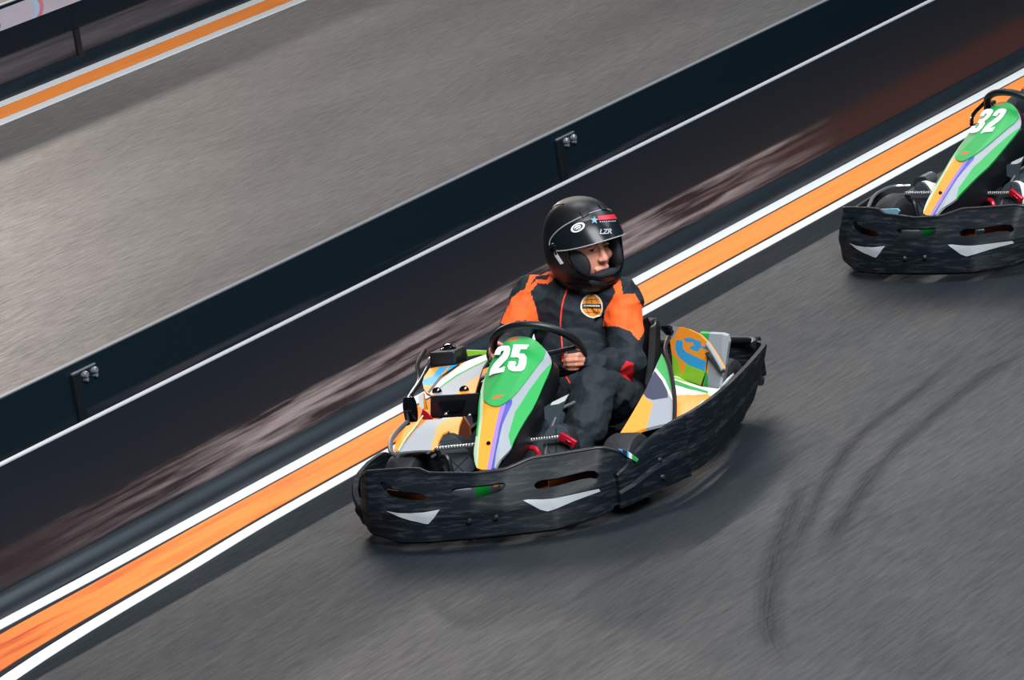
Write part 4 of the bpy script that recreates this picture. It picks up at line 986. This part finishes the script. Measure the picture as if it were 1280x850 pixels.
text('lettering', 'LZR', lambda x, y: fv(756.5+x, 290-y+x*-.05), M_vg, visor, size=8.6, shear=.2, bold=.03)
bm = bmesh.new()
for i in range(8):
    p = fv(750+i*2.6, 277.6-i*.12); bmesh.ops.create_cube(bm, size=1, matrix=Matrix.Translation(p) @ Matrix.Diagonal((.0035, .0015, .004, 1)))
bobj('small_print', bm, M_vw, visor, 0)
Bh = bvh_of(helm, HM)
p_ = lambda u, v: HI @ (cast(Bh, u, v, .002) or H(0, 0, 0))
sheet('side_sticker', [(690, 308), (692.5, 307), (697, 317), (704.5, 329), (701, 330.5), (694, 320)], p_, [M_vw, M_badge_k], [([(691.5, 312), (694, 311), (697, 318), (695, 319)], 1)], step=2.5, thick=.001, parent=helm, smooth=0)
# ------------------------------------------------------------------ boots
def boot(sole_px, y0, top, heel, ank, grooves):
    root = empty('boot'); root.parent = person
    cu = sum(p[0] for p in sole_px)/len(sole_px); cv = sum(p[1] for p in sole_px)/len(sole_px)
    pl0 = at(cu, cv, 'y', y0); nn = (0, -1, .35)
    f = lambda u, v: K1.pl(u, v, tuple(pl0), nn)
    sheet('sole', rnd(sole_px, 2), f, [M_sole, M_sole2], grooves, step=3, thick=.022, parent=root, smooth=0)
    P = [f(u, v) for u, v in rnd(sole_px, 1)]; c = sum(P, Vector())/len(P); A = ank
    bm = bmesh.new(); secs = []
    for k, sc_ in ((0, .96), (.12, 1.0), (.3, .9), (.55, .78), (.8, .7), (1, .66)):
        secs.append([c+(p-c)*sc_+(A-c)*k+Vector((0, .02, 0)) for p in P])
    bobj('upper', loft(secs, True), M_boot, root, 60)
    return root
def xg(c0, c1, w=1.0):
    dx, dy = c1[0]-c0[0], c1[1]-c0[1]; L = sqrt(dx*dx+dy*dy); a, b = -dy/L*w, dx/L*w
    return [(c0[0]+a, c0[1]+b), (c1[0]+a, c1[1]+b), (c1[0]-a, c1[1]-b), (c0[0]-a, c0[1]-b)]
gl = [(xg((552, 553+3*i), (583, 547+3*i), .45), 1) for i in range(4)]+[(xg((560, 572), (580, 590), .9), 1), (xg((585, 571), (564, 592), .9), 1), (xg((550, 568), (586, 566), .9), 1)]
boot([(550.6, 573), (549.5, 556), (553, 546), (560, 541.5), (568, 546), (577, 555), (584, 566), (594, 582), (592, 590), (562, 593), (554, 587)], .25, None, None, J(592, 566, .46), gl)
gr = [(xg((681, 546+3.2*i), (709, 541+3.2*i), .45), 1) for i in range(3)]+[(xg((695, 535), (695, 575), .9), 1), (xg((681, 555), (712, 556), .8), 1), (xg((684, 562), (692, 572), .7), 1), (xg((708, 562), (700, 572), .7), 1)]
boot([(679, 550), (683, 538), (690, 532), (698.8, 529.5), (706, 534), (710, 543.5), (712.5, 556), (712, 566), (703, 573), (686, 573), (678.5, 563)], .43, None, None, J(721, 552, .54), gr)
# ------------------------------------------------------------------ second driver
def copy_tree(o, parent=None):
    c = o.copy(); COL.objects.link(c); c.parent = parent
    for ch in list(o.children): copy_tree(ch, c)
    return c
p2 = copy_tree(person)
p2.location = (K2.o[0], K2.o[1], 0); p2.rotation_euler = (0, 0, -K2.p)
for b in p2.children:
    if b.name.startswith('boot'):
        for q in b.children:
            if q.name.startswith('upper'):
                q.data = q.data.copy(); q.data.materials[0] = M_bootw
tag(p2, 'driver with white shoes at the right picture edge, in kart 32, mostly out of view', 'person', 'kart drivers')
# ------------------------------------------------------------------ light
w = bpy.data.worlds.new('world'); SC.world = w; w.use_nodes = True
w.node_tree.nodes['Background'].inputs[0].default_value = (.3, .6, .8, 1); w.node_tree.nodes['Background'].inputs[1].default_value = .022
def area(name, loc, aim, size, power, col, shape='DISK', sy=None, spread=180):
    l = bpy.data.lights.new(name, 'AREA'); l.shape = shape; l.size = size
    if sy: l.size_y = sy
    l.energy = power; l.color = col; l.spread = radians(spread)
    o = bpy.data.objects.new(name, l); COL.objects.link(o); o.location = loc
    o.rotation_euler = (Vector(aim)-Vector(loc)).to_track_quat('-Z', 'Y').to_euler(); return o
def lpos(t, n, z): return tuple(TV*t+NV*n+Vector((0, 0, z)))
# high lamp beyond the barriers: its light skims the coated floor and throws the barrier's shadow on the near track
def strip(t0, t1, power, col):
    """an unseen strip-shaped key light parallel to the track, beyond the barriers"""
    hl = area('strip_key', lpos((t0+t1)/2, 31.07, 25), (0, 0, 0), t1-t0, power, col, 'RECTANGLE', .5)  # long shape added so kart shadows blur while the barrier's stays crisp
    Z_ = (hl.location-Vector(lpos((t0+t1)/2, 0, 0))).normalized(); Y_ = Z_.cross(TV)
    hl.rotation_euler = Matrix((TV, Y_, Z_)).transposed().to_euler()
strip(26, 66, 6600, (1.0, .90, .83))
strip(66, 105, 4300, (.74, .90, 1.0))
sp = bpy.data.lights.new('far_track_fill', 'SPOT'); sp.energy = 7500; sp.spot_size = radians(28); sp.spot_blend = 1; sp.color = (1, .87, .78); sp.shadow_soft_size = .6  # added warm fill that brightens the left of the far track
so = bpy.data.objects.new('far_track_fill', sp); COL.objects.link(so); so.location = lpos(25, 25, 8); so.rotation_euler = (Vector(lpos(-1.2, 2.6, 0))-so.location).to_track_quat('-Z', 'Y').to_euler()
# broad overhead fill lights, added out of view
area('overhead_fill', (3, -13, 11), (0, 0, 0), 8, 4200, (.95, .98, 1.0), 'RECTANGLE', 6)
area('overhead_fill', (9, 0, 10), (1, 0, 0), 5, 900, (.8, .9, 1.0), 'RECTANGLE', 5)
area('overhead_fill', lpos(3, 1.5, 10), lpos(6, 7, 0), 4, 620, (.97, .98, 1.0), 'RECTANGLE', 4)  # fill added so the far stripes come out bright
